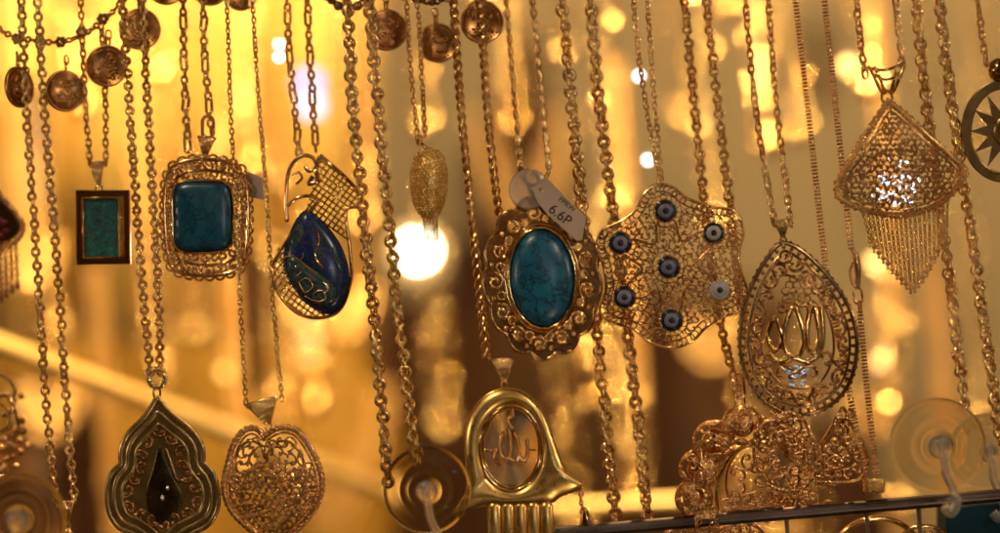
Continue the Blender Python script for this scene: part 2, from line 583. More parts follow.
        if kind == 'ball':
            p = resample(base, pitch)
            for q in p:
                self.ball(q, w / 2 * random.uniform(0.9, 1.1), nu=10, nv=8)
            return
        pitch = pitch or w * 0.8
        p = resample(base, pitch)
        t = np.gradient(p, axis=0)
        r = r or w * (0.19 if kind == 'rolo' else 0.175)
        m = len(p)
        i = 0; skip = 0
        roll0 = random.uniform(0, PI)
        for i in range(m):
            tt = t[i] / np.linalg.norm(t[i])
            a = np.cross(tt, H); a /= np.linalg.norm(a); b = np.cross(a, tt)
            if kind == 'rolo':
                ang = (0.28 if i % 2 else 0.28 + PI / 2) + random.gauss(0, 0.20)
                la = lb = w / 2
            elif kind == 'cable':
                ang = (0.38 if i % 2 else 0.38 + PI / 2) + random.gauss(0, 0.22)
                la, lb = pitch * 0.84, w * 0.50
            elif kind == 'curb':
                ang = 0.9 + random.gauss(0, 0.12)
                la, lb = pitch * 1.05, w * 0.46
                tt = tt + a * 0.35; tt /= np.linalg.norm(tt)
            elif kind == 'figaro':
                k = i % 6
                if k == 1:
                    continue
                ang = (0.35 if i % 2 else 0.35 + PI / 2) + random.gauss(0, 0.15)
                la, lb = pitch * 0.80, w * 0.46
                if k == 0:
                    la = pitch * 1.35; ang = 0.3
                    p = p.copy(); p[i] = p[i] + tt * pitch * 0.5
            nrm = math.cos(ang) * b + math.sin(ang) * a
            off = a * random.gauss(0, w * 0.03)
            tj = tt + a * random.gauss(0, 0.07); tj /= np.linalg.norm(tj)
            self.ring(p[i] + off, tj, nrm, max(la - r, r * 1.2), max(lb - r, r * 1.2), r)

    def build(self, name, mat, K, parent=None, label=None):
        v = np.vstack(self.v)
        s = K['s']
        w = np.stack([(v[:, 0] - K['x']) * s, -v[:, 2] * s, (K['y'] - v[:, 1]) * s], 1)
        me = bpy.data.meshes.new(name)
        me.from_pydata(w.tolist(), [], [tuple(reversed(f)) for f in self.f])
        me.polygons.foreach_set('use_smooth', [not x for x in self.flat])
        me.materials.append(mat)
        me.update()
        o = bpy.data.objects.new(name, me)
        COL.objects.link(o)
        o.parent = parent if parent is not None else K['o']
        if label:
            o['label'] = label
        return o


def tag(o, label=None, cat=None, group=None, kind=None):
    if label: o['label'] = label
    if cat: o['category'] = cat
    if group: o['group'] = group
    if kind: o['kind'] = kind
    return o


def thing(name, label, cat, x, y, d=0.0, group=None):
    o = bpy.data.objects.new(name, None)
    COL.objects.link(o)
    o.empty_display_size = 0.005
    o.location = P(x, y, d)
    o.rotation_euler = (0, ROLL, 0)
    tag(o, label, cat, group)
    return {'o': o, 'x': x, 'y': y, 's': S * (D + d) / D, 'd': d}


def copy_tree(o, parent=None):
    c = o.copy(); COL.objects.link(c)
    if parent is not None:
        c.parent = parent
    for ch in list(o.children):
        copy_tree(ch, c)
    return c


def network(mb, poly, step, r, dome=None, seed=1, keep=None, k=3, n=4, jitter=0.42):
    """openwork lace: short wires joining scattered points inside an outline"""
    g = random.Random(seed)
    xs = [q[0] for q in poly]; ys = [q[1] for q in poly]
    pts = []
    y = min(ys); row = 0
    while y < max(ys):
        x = min(xs) + (step / 2 if row % 2 else 0)
        while x < max(xs):
            a, b = x + g.uniform(-jitter, jitter) * step, y + g.uniform(-jitter, jitter) * step
            if inside(poly, a, b) and (keep is None or keep(a, b)):
                pts.append((a, b))
            x += step
        y += step * 0.87; row += 1
    if len(pts) < 3:
        return
    A = np.array(pts)
    done = set()
    for i in range(len(A)):
        dd = np.hypot(A[:, 0] - A[i, 0], A[:, 1] - A[i, 1])
        for j in np.argsort(dd)[1:k + 1]:
            e_ = (min(i, j), max(i, j))
            if e_ in done or dd[j] > step * 1.7:
                continue
            done.add(e_)
            p0, p1 = A[i], A[j]
            mid = (p0 + p1) / 2 + np.array([-(p1 - p0)[1], (p1 - p0)[0]]) * g.uniform(-0.35, 0.35)
            mb.tube(smooth_path([(*p0, 0), (*mid, 0), (*p1, 0)], 3), r, n, dome=dome)


def scroll_fill(mb, poly, step, size, r, flow, dome=None, seed=1, keep=None, n=5):
    """rows of small curls laid along a flow direction inside an outline"""
    g = random.Random(seed)
    xs = [q[0] for q in poly]; ys = [q[1] for q in poly]
    y = min(ys); row = 0
    while y < max(ys):
        x = min(xs) + (step / 2 if row % 2 else 0)
        i = 0
        while x < max(xs):
            a, b = x + g.uniform(-.12, .12) * step, y + g.uniform(-.12, .12) * step
            if inside(poly, a, b) and (keep is None or keep(a, b)):
                an = flow(a, b) + g.gauss(0, 0.18)
                mb.tube(scroll(a, b, size, an, 1 if (i + row) % 2 else -1, 14), r, n, dome=dome)
            x += step; i += 1
        y += step * 0.86; row += 1


def clip_runs(p, poly):
    runs, cur = [], []
    for q in p:
        if inside(poly, q[0], q[1]):
            cur.append(q)
        else:
            if len(cur) > 2: runs.append(np.array(cur))
            cur = []
    if len(cur) > 2: runs.append(np.array(cur))
    return runs


def beads_along(mb, path, step, r, closed=False, dome=None, h=0.0, n=(6, 4)):
    q = resample(path, step, closed)
    for c in q:
        hh = c[2] + h + (float(dome(c[0], c[1])) if dome else 0)
        mb.ball((c[0], c[1], hh), r, nu=n[0], nv=n[1])


def twist_wire(mb, path, r, per, closed=False, n=5, dome=None):
    """two wires twisted together along a path"""
    p = resample(path, per / 7, closed)
    if dome is not None:
        p[:, 2] += dome(p[:, 0], p[:, 1])
    t = (np.roll(p, -1, 0) - np.roll(p, 1, 0)) if closed else np.gradient(p, axis=0)
    t /= np.linalg.norm(t, axis=1)[:, None] + 1e-9
    a = np.cross(t, np.array([0, 0, 1.0])); a /= np.linalg.norm(a, axis=1)[:, None] + 1e-9
    b = np.cross(a, t)
    m = len(p); turns = round(m / 7)
    th = np.arange(m) * 2 * PI * turns / m
    for ph in (0, PI):
        q = p + r * 0.85 * (np.cos(th + ph)[:, None] * a + np.sin(th + ph)[:, None] * b)
        mb.tube(q, r, n, closed)


def bail(K, top, bottom, w, mat=GOLD, ridges=4, name='bail', parent=None):
    """tapered folded loop the chain runs through"""
    mb = MB()
    (x0, y0), (x1, y1) = top, bottom
    L = math.hypot(x1 - x0, y1 - y0)
    ux, uy = (x1 - x0) / L, (y1 - y0) / L
    for k in range(ridges):
        f = (k + 0.5) / ridges - 0.5
        pts = []
        for a in np.linspace(0, 1, 14):
            ww = w * (1 - 0.80 * a) * f
            hh = 3.0 * math.sin(PI * min(a * 1.15 + 0.05, 1)) + 1.0
            pts.append((x0 + ux * L * a - uy * ww, y0 + uy * L * a + ux * ww, hh))
        rr = [w * (1 - 0.72 * a) / ridges * 0.62 for a in np.linspace(0, 1, 14)]
        mb.tube(np.array(pts), rr, 6)
    # lip across the top
    mb.tube(np.array([(x0 - uy * w * -0.55, y0 + ux * w * -0.55, 1.5), (x0, y0 - 0.8, 3.2), (x0 - uy * w * 0.55, y0 + ux * w * 0.55, 1.5)]), w * 0.085, 6)
    # small ring below
    b = mb.build(name, mat, K, parent)
    rb = MB()
    rb.ring(np.array([x1 + ux * 3, y1 + uy * 3, 1.0]), np.array([ux, uy, 0]), np.array([0.3, 0, 1.0]), 4.2, 3.4, 1.1, 14, 6)
    rb.build('jump_ring', mat, K, b)
    return b


# ================================================================== THE SETTING
def slab(name, x0, y0, x1, y1, d, mat, thick=60, kind=None):
    K = thing(name, None, None, (x0 + x1) / 2, y1, d)
    mb = MB(); mb.box(((x0 + x1) / 2, (y0 + y1) / 2, -thick / 2), abs(x1 - x0), abs(y1 - y0), thick)
    o = mb.build(name, mat, K)
    return K, o


# back wall of the shop, far behind the window display
me = bpy.data.meshes.new('back_wall')
me.from_pydata([(-3, 1.7, -2), (3, 1.7, -2), (3, 1.7, 2.2), (-3, 1.7, 2.2), (-3, 1.8, -2), (3, 1.8, -2), (3, 1.8, 2.2), (-3, 1.8, 2.2)], [],
               [(0, 1, 2, 3), (5, 4, 7, 6), (4, 0, 3, 7), (1, 5, 6, 2), (3, 2, 6, 7), (4, 5, 1, 0)])
me.materials.append(WALLM)
o = bpy.data.objects.new('back_wall', me); COL.objects.link(o); o['kind'] = 'structure'

# ochre display board on the left, with soft pleats
K = thing('display_board', 'large pleated ochre cloth display board glowing behind the left necklaces', 'display board', 120, 322, 0.85)
mb = MB()
xs = np.linspace(-160, 372, 140)
prof = [(x, 34 * math.sin(x * 0.062 + 0.9 * math.sin(x * 0.021)) + 10 * math.sin(x * 0.15 + 1)) for x in xs]
v = []; f = []
for (x, h) in prof:
    v += [(x, -160, h), (x, 322, h), (x, 322, -60), (x, -160, -60)]
for i in range(len(prof) - 1):
    a, b = i * 4, i * 4 + 4
    f += [(a, b, b + 1, a + 1), (a + 1, b + 1, b + 2, a + 2), (a + 2, b + 2, b + 3, a + 3), (a + 3, b + 3, b, a)]
f += [(0, 1, 2, 3), (len(v) - 4, len(v) - 1, len(v) - 2, len(v) - 3)]
mb.add(v, f)
mb.build('pleated_cloth', BOARD, K)

# dark furniture low in the back, and strips added for dark gaps
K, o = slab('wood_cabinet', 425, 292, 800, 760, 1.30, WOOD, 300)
tag(K['o'], 'dark brown wooden cabinet low behind the hand shaped pendant', 'cabinet'); o.name = 'cabinet_body'
K, o = slab('wooden_post', 446, 240, 492, 760, 0.9, VELVET, 40)
tag(K['o'], 'dark brown post behind the rope chain of the hand pendant', 'post'); o.name = 'post_shaft'
K, o = slab('wooden_post', 642, 300, 688, 760, 0.85, VELVET, 40)
tag(K['o'], 'dark brown post under the evil eye pendant, seen between chains', 'post'); o.name = 'post_shaft'
K, o = slab('gap_strip', 378, 300, 420, 760, 0.80, VELVET, 30)  # this and the other narrow strips are added as dark gaps and streaks
tag(K['o'], 'narrow strip added as a dark gap behind the lower thick round link chain', 'display board'); o.name = 'strip_face'
K, o = slab('gap_strip', 238, 250, 262, 400, 0.55, VELVET, 20)
tag(K['o'], 'narrow strip added as a dark streak behind the fine chain of the heart pendant', 'display board'); o.name = 'strip_face'
K, o = slab('gap_strip', 60, 400, 100, 620, 0.55, VELVET, 20)
tag(K['o'], 'narrow strip added as a dark gap behind the foot of the leftmost long chain', 'display board'); o.name = 'strip_face'
K, o = slab('gap_strip', 20, 84, 42, 210, 0.60, GREYC, 20)
tag(K['o'], 'narrow strip added as a grey streak between the edge on coin and the half turned coin', 'display board'); o.name = 'strip_face'


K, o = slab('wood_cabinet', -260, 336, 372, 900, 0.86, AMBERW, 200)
tag(K['o'], 'amber brown wooden cabinet under the pleated cloth behind the trefoil drop', 'cabinet'); o.name = 'cabinet_body'
K, o = slab('gap_strip', 812, 20, 832, 110, 1.0, VELVET, 20)
tag(K['o'], 'narrow strip added as a dark spot between the two snake chain strands at the top', 'display board'); o.name = 'strip_face'
K, o = slab('gap_strip', 300, 300, 318, 360, 0.5, GREYC, 20)
tag(K['o'], 'small strip added as a grey patch right of the heart chain', 'display board'); o.name = 'strip_face'


# display busts with necklaces on them, out of focus
def bust(x, y, w, hgt, d, mat, label):
    K = thing('necklace_bust', label, 'display bust', x, y + hgt, d, 'necklace busts at the back')
    mb = MB()
    pr = [(w * 0.20, 0), (w * 0.22, hgt * 0.18), (w * 0.42, hgt * 0.34), (w * 0.5, hgt * 0.5), (w * 0.46, hgt * 0.75), (w * 0.40, hgt * 0.95), (w * 0.40, hgt)]
    mb.lathe(pr, (x, y, 0), 28, 'y')
    mb.build('bust_body', mat, K)
    mb = MB()
    for rr in (0.30, 0.36, 0.42):
        mb.chain([(x - w * rr, y + hgt * 0.30, w * 0.2), (x - w * rr * 0.6, y + hgt * (0.30 + rr * 0.7), w * 0.45), (x, y + hgt * (0.34 + rr), w * 0.5), (x + w * rr * 0.6, y + hgt * (0.30 + rr * 0.7), w * 0.45), (x + w * rr, y + hgt * 0.30, w * 0.2)], 'ball', 9, 9)
    tag(mb.build('bib_necklace', FARG, K))
    return K


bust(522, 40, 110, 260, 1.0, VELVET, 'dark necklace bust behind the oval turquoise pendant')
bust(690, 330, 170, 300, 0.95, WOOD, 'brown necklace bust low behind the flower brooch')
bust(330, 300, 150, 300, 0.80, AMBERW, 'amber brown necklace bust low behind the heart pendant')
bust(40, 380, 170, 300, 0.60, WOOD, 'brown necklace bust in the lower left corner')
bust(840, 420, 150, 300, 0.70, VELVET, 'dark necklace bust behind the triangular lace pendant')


# rods that carry the far necklaces
def rod(name, label, cat, p0, d0, p1, d1, r, mat, group=None, caps=True):
    a, b = P(*p0, d0), P(*p1, d1)
    o = bpy.data.objects.new(name, None); COL.objects.link(o); o.location = a
    tag(o, label, cat, group)
    K = {'o': o, 'x': 0, 'y': 0, 's': S}
    dv = b - a
    q = np.array([(0, 0, 0), (dv.x / S, -dv.z / S, -dv.y / S)], float)
    mb = MB(); mb.tube(resample(q, 20), r, 12); mb.build('rod_shaft', mat, K)
    mb = MB()
    mb = None
    for c in q:
        mb = MB(); mb.ball(c, r * 1.5, nu=10, nv=8); mb.build('end_cap', mat, K)
    return o


rod('display_rod', 'blurred gold rod running diagonally down behind the left pendants', 'rod', (-60, 322), 0.22, (395, 494), 0.40, 12, ROD)
rod('display_rod', 'blurred level gold rod just above the dark rail', 'rod', (545, 509), 0.30, (700, 500), 0.30, 8, ROD)

# ------------------------------------------------------------------ far necklaces, one prototype per kind, then copies
def far_chain(kind, w, pitch, length, mat, offs=(-9, 9)):
    K = thing('far_necklace', 'x', 'necklace', 0, 0, 0.0, 'out of focus necklaces at the back')
    for sx in offs:
        mb = MB()
        mb.chain([(sx, sx * 0.4), (sx * 1.1, length * 0.5), (sx * 0.9, length)], kind, w, pitch)
        mb.build('strand', mat, K)
    mb = MB(); mb.ball((0, length + 14, 0), 13, 1, 1.25, 0.6, 12, 8); mb.build('drop', mat, K)
    return K['o']


def far_bib():
    """a wide necklace of graded discs"""
    K = thing('far_necklace', 'x', 'necklace', 0, 0, 0.0, 'out of focus necklaces at the back')
    for sx in (-1, 1):
        mb = MB(); mb.chain([(sx * 26, 0), (sx * 30, 90), (sx * 22, 130)], 'rolo', 9, 6.5); mb.build('strand', FARG, K)
    for r_, n_ in ((30, 7), (50, 11), (70, 13)):
        for i in range(n_):
            a_ = PI * (i + 0.5) / n_
            mb = MB()
            c_ = (r_ * math.cos(a_) * 0.62, 128 + r_ * math.sin(a_), 4 + 2 * (i % 2))
            mb.lathe([(0.5, 2.5), (6, 2), (8, 0.5), (8, -0.5), (0.5, -1)], c_, 14)
            mb.build('disc', FARG, K)
    return K['o']


protos = [far_chain('sequin', 17, 34, 340, FARS, (-12, 13)), far_chain('rolo', 14, 9, 460, FARG, (-6, 8)), far_chain('sequin', 14, 27, 260, FARS, (-16, 0, 15)), far_bib()]
spots = [  # top x, top y, depth, prototype, label
    (596, -60, 0.35, 0, 'blurred sequin necklace glinting between the chains right of the oval pendant'),
    (612, 60, 0.42, 1, 'blurred link necklace running down behind the left edge of the evil eye pendant'),
    (752, -60, 0.36, 2, 'blurred wide sequin necklace behind the chain of the openwork drop'),
    (778, -120, 0.44, 0, 'blurred sequin necklace right of the openwork drop chain'),
    (846, -180, 0.34, 0, 'blurred sequin necklace left of the fan pendant'),
    (872, -10, 0.44, 1, 'blurred link necklace running down behind the fan fringe'),
    (4, -60, 0.40, 1, 'blurred link necklace at the left edge of the photo'),
    (30, 90, 0.50, 0, 'blurred sequin necklace behind the leftmost long chain'),
    (68, -90, 0.42, 2, 'blurred wide sequin necklace behind the half turned coin'),
    (100, -60, 0.55, 3, 'blurred disc necklace behind the scalloped coin'),
    (128, 30, 0.46, 1, 'blurred link necklace behind the round link chain'),
    (174, 90, 0.48, 0, 'blurred sequin necklace below the octagonal pendant'),
    (190, -110, 0.50, 3, 'blurred disc necklace at the top above the octagonal pendant'),
    (215, 120, 0.40, 1, 'blurred link necklace above the gap of drop and heart pendants'),
    (258, -60, 0.50, 0, 'blurred sequin necklace behind the octagonal pendant right side'),
    (300, 210, 0.44, 2, 'blurred wide sequin necklace below the blue enamel pendant'),
    (336, 200, 0.50, 3, 'blurred disc necklace glowing right of the heart pendant'),
    (345, -150, 0.55, 1, 'blurred link necklace behind the thick pair of chains'),
    (425, 190, 0.50, 0, 'blurred sequin necklace below the bright lamp'),
    (586, 210, 0.46, 2, 'blurred wide sequin necklace below the scalloped oval border'),
    (702, 230, 0.50, 3, 'blurred disc necklace glowing above the flower brooch'),
    (740, 300, 0.46, 0, 'blurred sequin necklace left of the openwork drop tip'),
    (500, -60, 0.55, 2, 'dim blurred triple sequin necklace behind the barrel bead chain'),
    (546, -190, 0.50, 0, 'blurred sequin necklace at the top between barrel beads and heavy chain'),
    (664, -120, 0.55, 0, 'blurred sequin necklace right of the small cool lamps'),
    (908, -150, 0.55, 0, 'blurred sequin necklace behind the bail of the fan pendant'),
    (975, -40, 0.60, 2, 'dim blurred triple sequin necklace behind the right heavy chain'),
    (960, 180, 0.50, 0, 'blurred sequin necklace below the sun medallion'),
    (340, -20, 0.48, 0, 'blurred sequin necklace left of the thick round link chain'),
    (50, -160, 0.48, 2, 'blurred triple sequin necklace at the top behind the garland'),
    (140, -180, 0.44, 0, 'blurred sequin necklace at the top behind the lone upper coin'),
    (236, -30, 0.44, 2, 'blurred triple sequin necklace right of the octagonal pendant chain'),
    (275, 240, 0.46, 0, 'blurred sequin necklace above the right of the heart pendant'),
    (696, -30, 0.38, 0, 'blurred sequin necklace behind the medium link chain above the evil eye pendant'),
    (716, -190, 0.46, 2, 'blurred triple sequin necklace at the top right of the evil eye chain'),
    (930, 230, 0.46, 1, 'blurred link necklace below the right corner of the fan pendant'),
    (555, 290, 0.48, 0, 'blurred sequin necklace right of the hand pendant'),
    (470, -170, 0.55, 2, 'blurred triple sequin necklace at the top behind the rope chain'),
    (402, -120, 0.48, 0, 'blurred sequin necklace behind the pine cone chain'),
    (292, -150, 0.52, 3, 'blurred disc necklace at the top behind the figaro chain'),
    (622, 300, 0.44, 2, 'blurred triple sequin necklace low between the heavy double link strands'),
    (800, 330, 0.46, 0, 'blurred sequin necklace behind the tip of the openwork drop'),
    (860, 300, 0.50, 3, 'blurred disc necklace low behind the snake chain'),
    (150, 230, 0.42, 2, 'blurred triple sequin necklace behind the upper trefoil drop'),
    (20, 150, 0.46, 3, 'blurred disc necklace behind the garnet fan pendant'),
    (888, 250, 0.40, 0, 'blurred sequin necklace left of the right suction hook'),
    (40, 300, 0.50, 3, 'blurred disc necklace behind the foot of the leftmost long chain'),
    (95, 270, 0.45, 1, 'blurred link necklace left of the trefoil drop'),
]
used = set()
for (x, y, d, k, lab) in spots:
    o = protos[k] if k not in used else copy_tree(protos[k])
    used.add(k)
    o.location = P(x, y, d)
    o.rotation_euler = (0, 0, random.uniform(-0.4, 0.4))
    o['label'] = lab


# ------------------------------------------------------------------ lamps that are seen lit, and glowing balls for glints on gold beads
def bulb_or_glint(x, y, d, r, col, strength, label, group='lit bulbs at the back'):  # also draws gold bead glints, with the same globe and socket
    K = thing('light_bulb_or_glint', label, 'lamp', x, y, d, group)
    mb = MB(); mb.ball((x, y, 0), r, nu=16, nv=12)
    mb.build('glass_globe', glow('lit_glass', col, strength), K)
    mb = MB(); mb.lathe([(r * 0.5, -r * 1.5), (r * 0.62, -r * 1.2), (r * 0.55, -r * 0.75)], (x, y, 0), 14, 'y'); mb.build('socket', SILVER, K)
    return K


K = bulb_or_glint(418, 250, 0.80, 10, (1.0, 0.86, 0.58), 60, 'large warm white lamp glowing under the pine cone pendant')
mb = MB(); mb.ball((418, 254, -24), 25, nu=24, nv=16)  # soft glowing ball added to imitate the lamp's halo
mb.build('halo_ball', glow('halo_glow', (1.0, 0.66, 0.26), 1.0), K)
bulb_or_glint(309, 84, 0.50, 12, (0.20, 0.26, 1.0), 1.5, 'bluish lamp behind the figaro chain of the enamel pendant')
bulb_or_glint(312, 106, 0.50, 9, (0.42, 0.46, 1.0), 2.6, 'pale blue lamp just below the bluish lamp')
bulb_or_glint(279, 44, 0.10, 4.2, (1.0, 0.95, 0.86), 7, 'upper of two small white lamps left of the bluish lamp')
bulb_or_glint(279, 57, 0.10, 4.2, (1.0, 0.95, 0.86), 7, 'lower of two small white lamps left of the bluish lamp')
bulb_or_glint(639, 76, 0.13, 4.6, (0.85, 0.95, 1.0), 5, 'small cool white lamp halfway up the evil eye pendant chain')
bulb_or_glint(648, 160, 0.13, 4.6, (0.96, 0.97, 0.98), 5, 'small cool white lamp just above the evil eye pendant')
bulb_or_glint(848, 66, 0.34, 7, (1.0, 0.62, 0.20), 3.2, 'glowing ball for a gold bead glint left of the fan pendant bail')  # glint on a far gold bead, built as a glowing ball
bulb_or_glint(881, 362, 0.36, 7, (1.0, 0.52, 0.17), 2.6, 'glowing ball for a gold bead glint above the right suction hook')  # a far gold ball's glint, made to glow by itself
bulb_or_glint(226, 372, 0.45, 6, (1.0, 0.62, 0.14), 2.2, 'dim yellow lamp above the heart pendant bail')
bulb_or_glint(874, 262, 0.34, 6, (1.0, 0.66, 0.24), 2.6, 'glowing ball for a gold bead glint right of the snake chain clasp')  # no lamp here, a gold ball's glint given emission


# ================================================================== NEAR CHAINS
CG = 'necklace chains hanging in the display'


def necklace_chain(label, strands, kind, w, pitch, d=0.0, mat=GOLD, r=None):
    """strands: list of pixel paths"""
    x0, y0 = strands[0][0][0], strands[0][0][1]
    K = thing('necklace_chain', label, 'chain', x0, y0, d, CG)
    for s_ in strands:
        mb = MB()
        s2 = [(q[0], q[1], q[2] if len(q) > 2 else 0) for q in s_]
        if s2[0][1] <= T0:      # the strand goes on upwards to its peg above the window
            s2 = [(s2[0][0] - 12, s2[0][1] - 130, 0)] + s2
        mb.chain(s2, kind, w, pitch, r)
        mb.build('strand', mat, K)
    return K


T0 = -14   # strands start just above the frame
necklace_chain('long rose gold cable chain near the left edge ending in a small bail below',
               [[(20, T0), (28, 130), (37, 265), (46, 400), (56, 502)], [(36, T0), (46, 130), (57, 265), (66, 400), (74, 500)]], 'cable', 10.5, 7.0, 0.010)
necklace_chain('thin pale chain of the rectangular green pendant',
               [[(80, T0), (84, 80), (90, 162)], [(101, 20), (105, 80), (106, 162)]], 'cable', 7, 6.4, 0.022, YGOLD)
necklace_chain('round link chain carrying the dark trefoil drop',
               [[(121, T0), (131, 130), (141, 267), (150, 372)], [(141, T0), (149, 130), (157, 267), (161, 372)]], 'rolo', 10.5, 6.2, 0.004)
necklace_chain('chain of long and short links carrying the octagonal turquoise pendant',
               [[(182, T0), (184, 60), (188, 148)], [(202, T0), (205, 60), (211, 130)]], 'figaro', 10, 6.8, 0.014)
necklace_chain('very fine chain carrying the lace heart pendant',
               [[(226, T0), (231, 120), (237, 230), (240, 300), (246, 402)], [(251, T0), (258, 90), (266, 190), (273, 300), (282, 398)]], 'cable', 5.6, 5.0, 0.006, YGOLD)
necklace_chain('figaro chain of the blue enamel drop in front of the bluish lamp',
               [[(286, T0), (290, 60), (299, 152)], [(306, T0), (310, 60), (316, 148)]], 'figaro', 9.5, 6.6, 0.022)
necklace_chain('thick round link chain running down behind the left suction cup',
               [[(346, T0), (353, 110), (366, 240), (376, 340), (388, 482)], [(368, T0), (378, 110), (391, 240), (402, 350), (417, 462)]], 'rolo', 14.5, 8.2, 0.002, GOLD)
necklace_chain('fine chain holding the pine cone pendant',
               [[(405, T0), (410, 60), (417, 132)], [(416, T0), (421, 60), (425, 134)]], 'cable', 6.2, 5.2, 0.014, YGOLD)
necklace_chain('twisted rope chain carrying the open hand pendant',
               [[(452, T0), (461, 110), (473, 230), (487, 360)], [(478, T0), (484, 60), (489, 130), (499, 215), (508, 290), (517, 352)]], 'rope', 10, 10.5, 0.006, GOLD)
necklace_chain('chain of twisted barrel beads holding the oval turquoise pendant',
               [[(505, T0), (511, 60), (521, 172)], [(531, T0), (538, 60), (549, 170)]], 'bead', 8, 12.5, -0.002)
necklace_chain('heavy double link chain falling left of the evil eye pendant to the rail',
               [[(561, T0), (571, 100), (585, 230), (599, 350), (616, 522)], [(589, T0), (600, 110), (614, 220), (630, 350), (648, 516)]], 'rolo', 15, 8.2, 0.004)
necklace_chain('fine chain holding the evil eye pendant',
               [[(632, T0), (642, 80), (659, 178)], [(646, T0), (653, 80), (661, 178)]], 'cable', 6.6, 5.6, 0.0)
necklace_chain('medium link chain passing behind the evil eye pendant to the flower brooch',
               [[(683, T0), (692, 80), (705, 210), (722, 330), (738, 388)], [(705, T0), (715, 80), (731, 215), (745, 330), (752, 370)]], 'rolo', 12, 7.0, 0.008)
necklace_chain('oval link chain holding the openwork calligraphy drop',
               [[(744, T0), (756, 110), (774, 222)], [(767, T0), (777, 110), (791, 222)]], 'cable', 8.4, 7.4, -0.001)
K = necklace_chain('slim ribbed snake chain with a lobster clasp ending at the rail',
               [[(794, T0), (808, 110), (827, 275), (845, 370), (866, 478)], [(823, T0), (836, 110), (851, 248)], [(860, 312), (867, 390), (877, 474)]], 'snake', 6.5, 3.5, -0.001, RED)
mb = MB()
mb.tube(smooth_path([(852, 249, 0), (856, 258, 0), (858, 274, 0), (857, 288, 0)], 5), [2.2] * 4 + [3.6] * 6 + [3.0] * 6, 8)
mb.tube(smooth_path([(853, 262, 1), (850, 272, 1), (853, 284, 1), (857, 287, 1)], 5), 1.5, 6)
mb.ring(np.array([858.0, 296, 0]), np.array([0.1, 1, 0]), np.array([0.2, 0, 1.0]), 8, 4.4, 1.3)
mb.ring(np.array([860.0, 307, 0]), np.array([0.1, 1, 0]), np.array([1, 0, 0.5]), 6, 3.6, 1.2)
mb.build('clasp', RED, K)
mb = MB()
for i in range(9):
    a = i / 9 * 2 * PI
    for j in range(3):
        mb.ball((874 + 9 * math.cos(a), 486 + (j - 1) * 4.4, 9 * math.sin(a)), 2.6)
mb.lathe([(7, -6), (9, -4), (9, 4), (7, 6)], (874, 486, 0), 18, 'y')
mb.build('end_bead', GOLD, K)
necklace_chain('open link chain holding the fringed fan pendant',
               [[(856, T0), (858, 20), (865, 74)], [(894, T0), (898, 20), (902, 62)]], 'cable', 9, 7.6, 0.0)
necklace_chain('heavy round link chain on the right passing behind the fan pendant',
               [[(914, T0), (925, 90), (939, 200), (951, 290), (964, 404)], [(938, T0), (950, 90), (966, 200), (981, 300), (1000, 440)]], 'rolo', 14.5, 8.2, 0.004)
necklace_chain('short chain of the sun medallion in the upper right corner',
               [[(976, T0), (980, 20), (986, 62)], [(1012, T0), (1010, 30), (1004, 62)]], 'cable', 8.4, 6.6, 0.004)


# ================================================================== COINS on their garland
K = thing('coin_garland', 'linked gold garland chain looping across the upper left corner', 'chain', 0, 28, 0.018)
mb = MB()
mb.chain([(-14, 20), (6, 33), (30, 40), (60, 42), (84, 34), (104, 19), (124, 0), (132, -12)], 'rolo', 8, 5.2)
mb.build('strand', GOLD, K)
mb = MB()
for (x, y) in ((18, 39), (40, 41), (61, 42), (82, 32), (103, 19)):
    for i in range(6):
        a = i * PI / 3
        mb.ball((x + 4 * math.cos(a), y + 4 * math.sin(a), 2), 2.6)
mb.build('rosette', DARKG, K)
K = thing('coin_garland', 'dark linked garland chain crossing the very top middle edge', 'chain', 340, -8, 0.018)
mb = MB()
mb.chain([(150, -14), (200, -10), (240, -12), (300, -14), (330, 0), (348, 8), (364, 2), (385, -6), (430, 2), (440, 0), (482, -8), (520, -14)], 'rolo', 9, 5.6)
for (x, y) in ((338, 6), (348, 12), (358, 6), (346, -2), (332, -2)):
    mb.ball((x, y, 3), 5.0)
mb.build('strand', DARKG, K)


def coin(x, y, r, yaw, label, d=0.020, seed=1):
    g = random.Random(seed)
    K = thing('gold_coin', label, 'coin', x, y - r, d, 'gold coins hanging from the garlands')
    mb = MB()
    mb.lathe([(r * 0.97, -2.2), (r, -1.8), (r, 1.2), (r * 0.97, 1.9), (r * 0.91, 1.9), (r * 0.88, 1.0), (0.4, 1.15)], (x, y, 0), 44)
    # relief: an eagle-like spread of raised strokes and an inscription ring of dashes
    for i in range(30):
        a = i / 30 * 2 * PI + 0.05
        mb.tube(ellipse(x, y, r * 0.76, r * 0.76, 4, 0, a, a + g.uniform(0.06, 0.14), 1.4), r * 0.055, 4)
    for i in range(22):
        bx, by = x + g.uniform(-0.42, 0.42) * r, y + g.uniform(-0.46, 0.46) * r
        mb.tube(spiral(bx, by, r * 0.05, r * g.uniform(0.10, 0.24), g.uniform(0, 6), g.uniform(0.3, 0.7), 8, 1.4), r * 0.06, 5)
    ob = mb.build('coin_disc', COIN, K)
    mb = MB()
    mb.ring(np.array([x, y - r - 3.5, 0]), np.array([0, 1.0, 0]), np.array([1.0, 0, 0.6]), 4.4, 3.4, 1.1)
    mb.ring(np.array([x, y - r - 10, 0]), np.array([0, 1.0, 0]), np.array([0.5, 0, 1]), 4.8, 3.0, 1.0)
    mb.build('hanging_loop', GOLD, K)
    K['o'].rotation_euler = (0, ROLL + random.uniform(-0.08, 0.08), yaw)
    return K


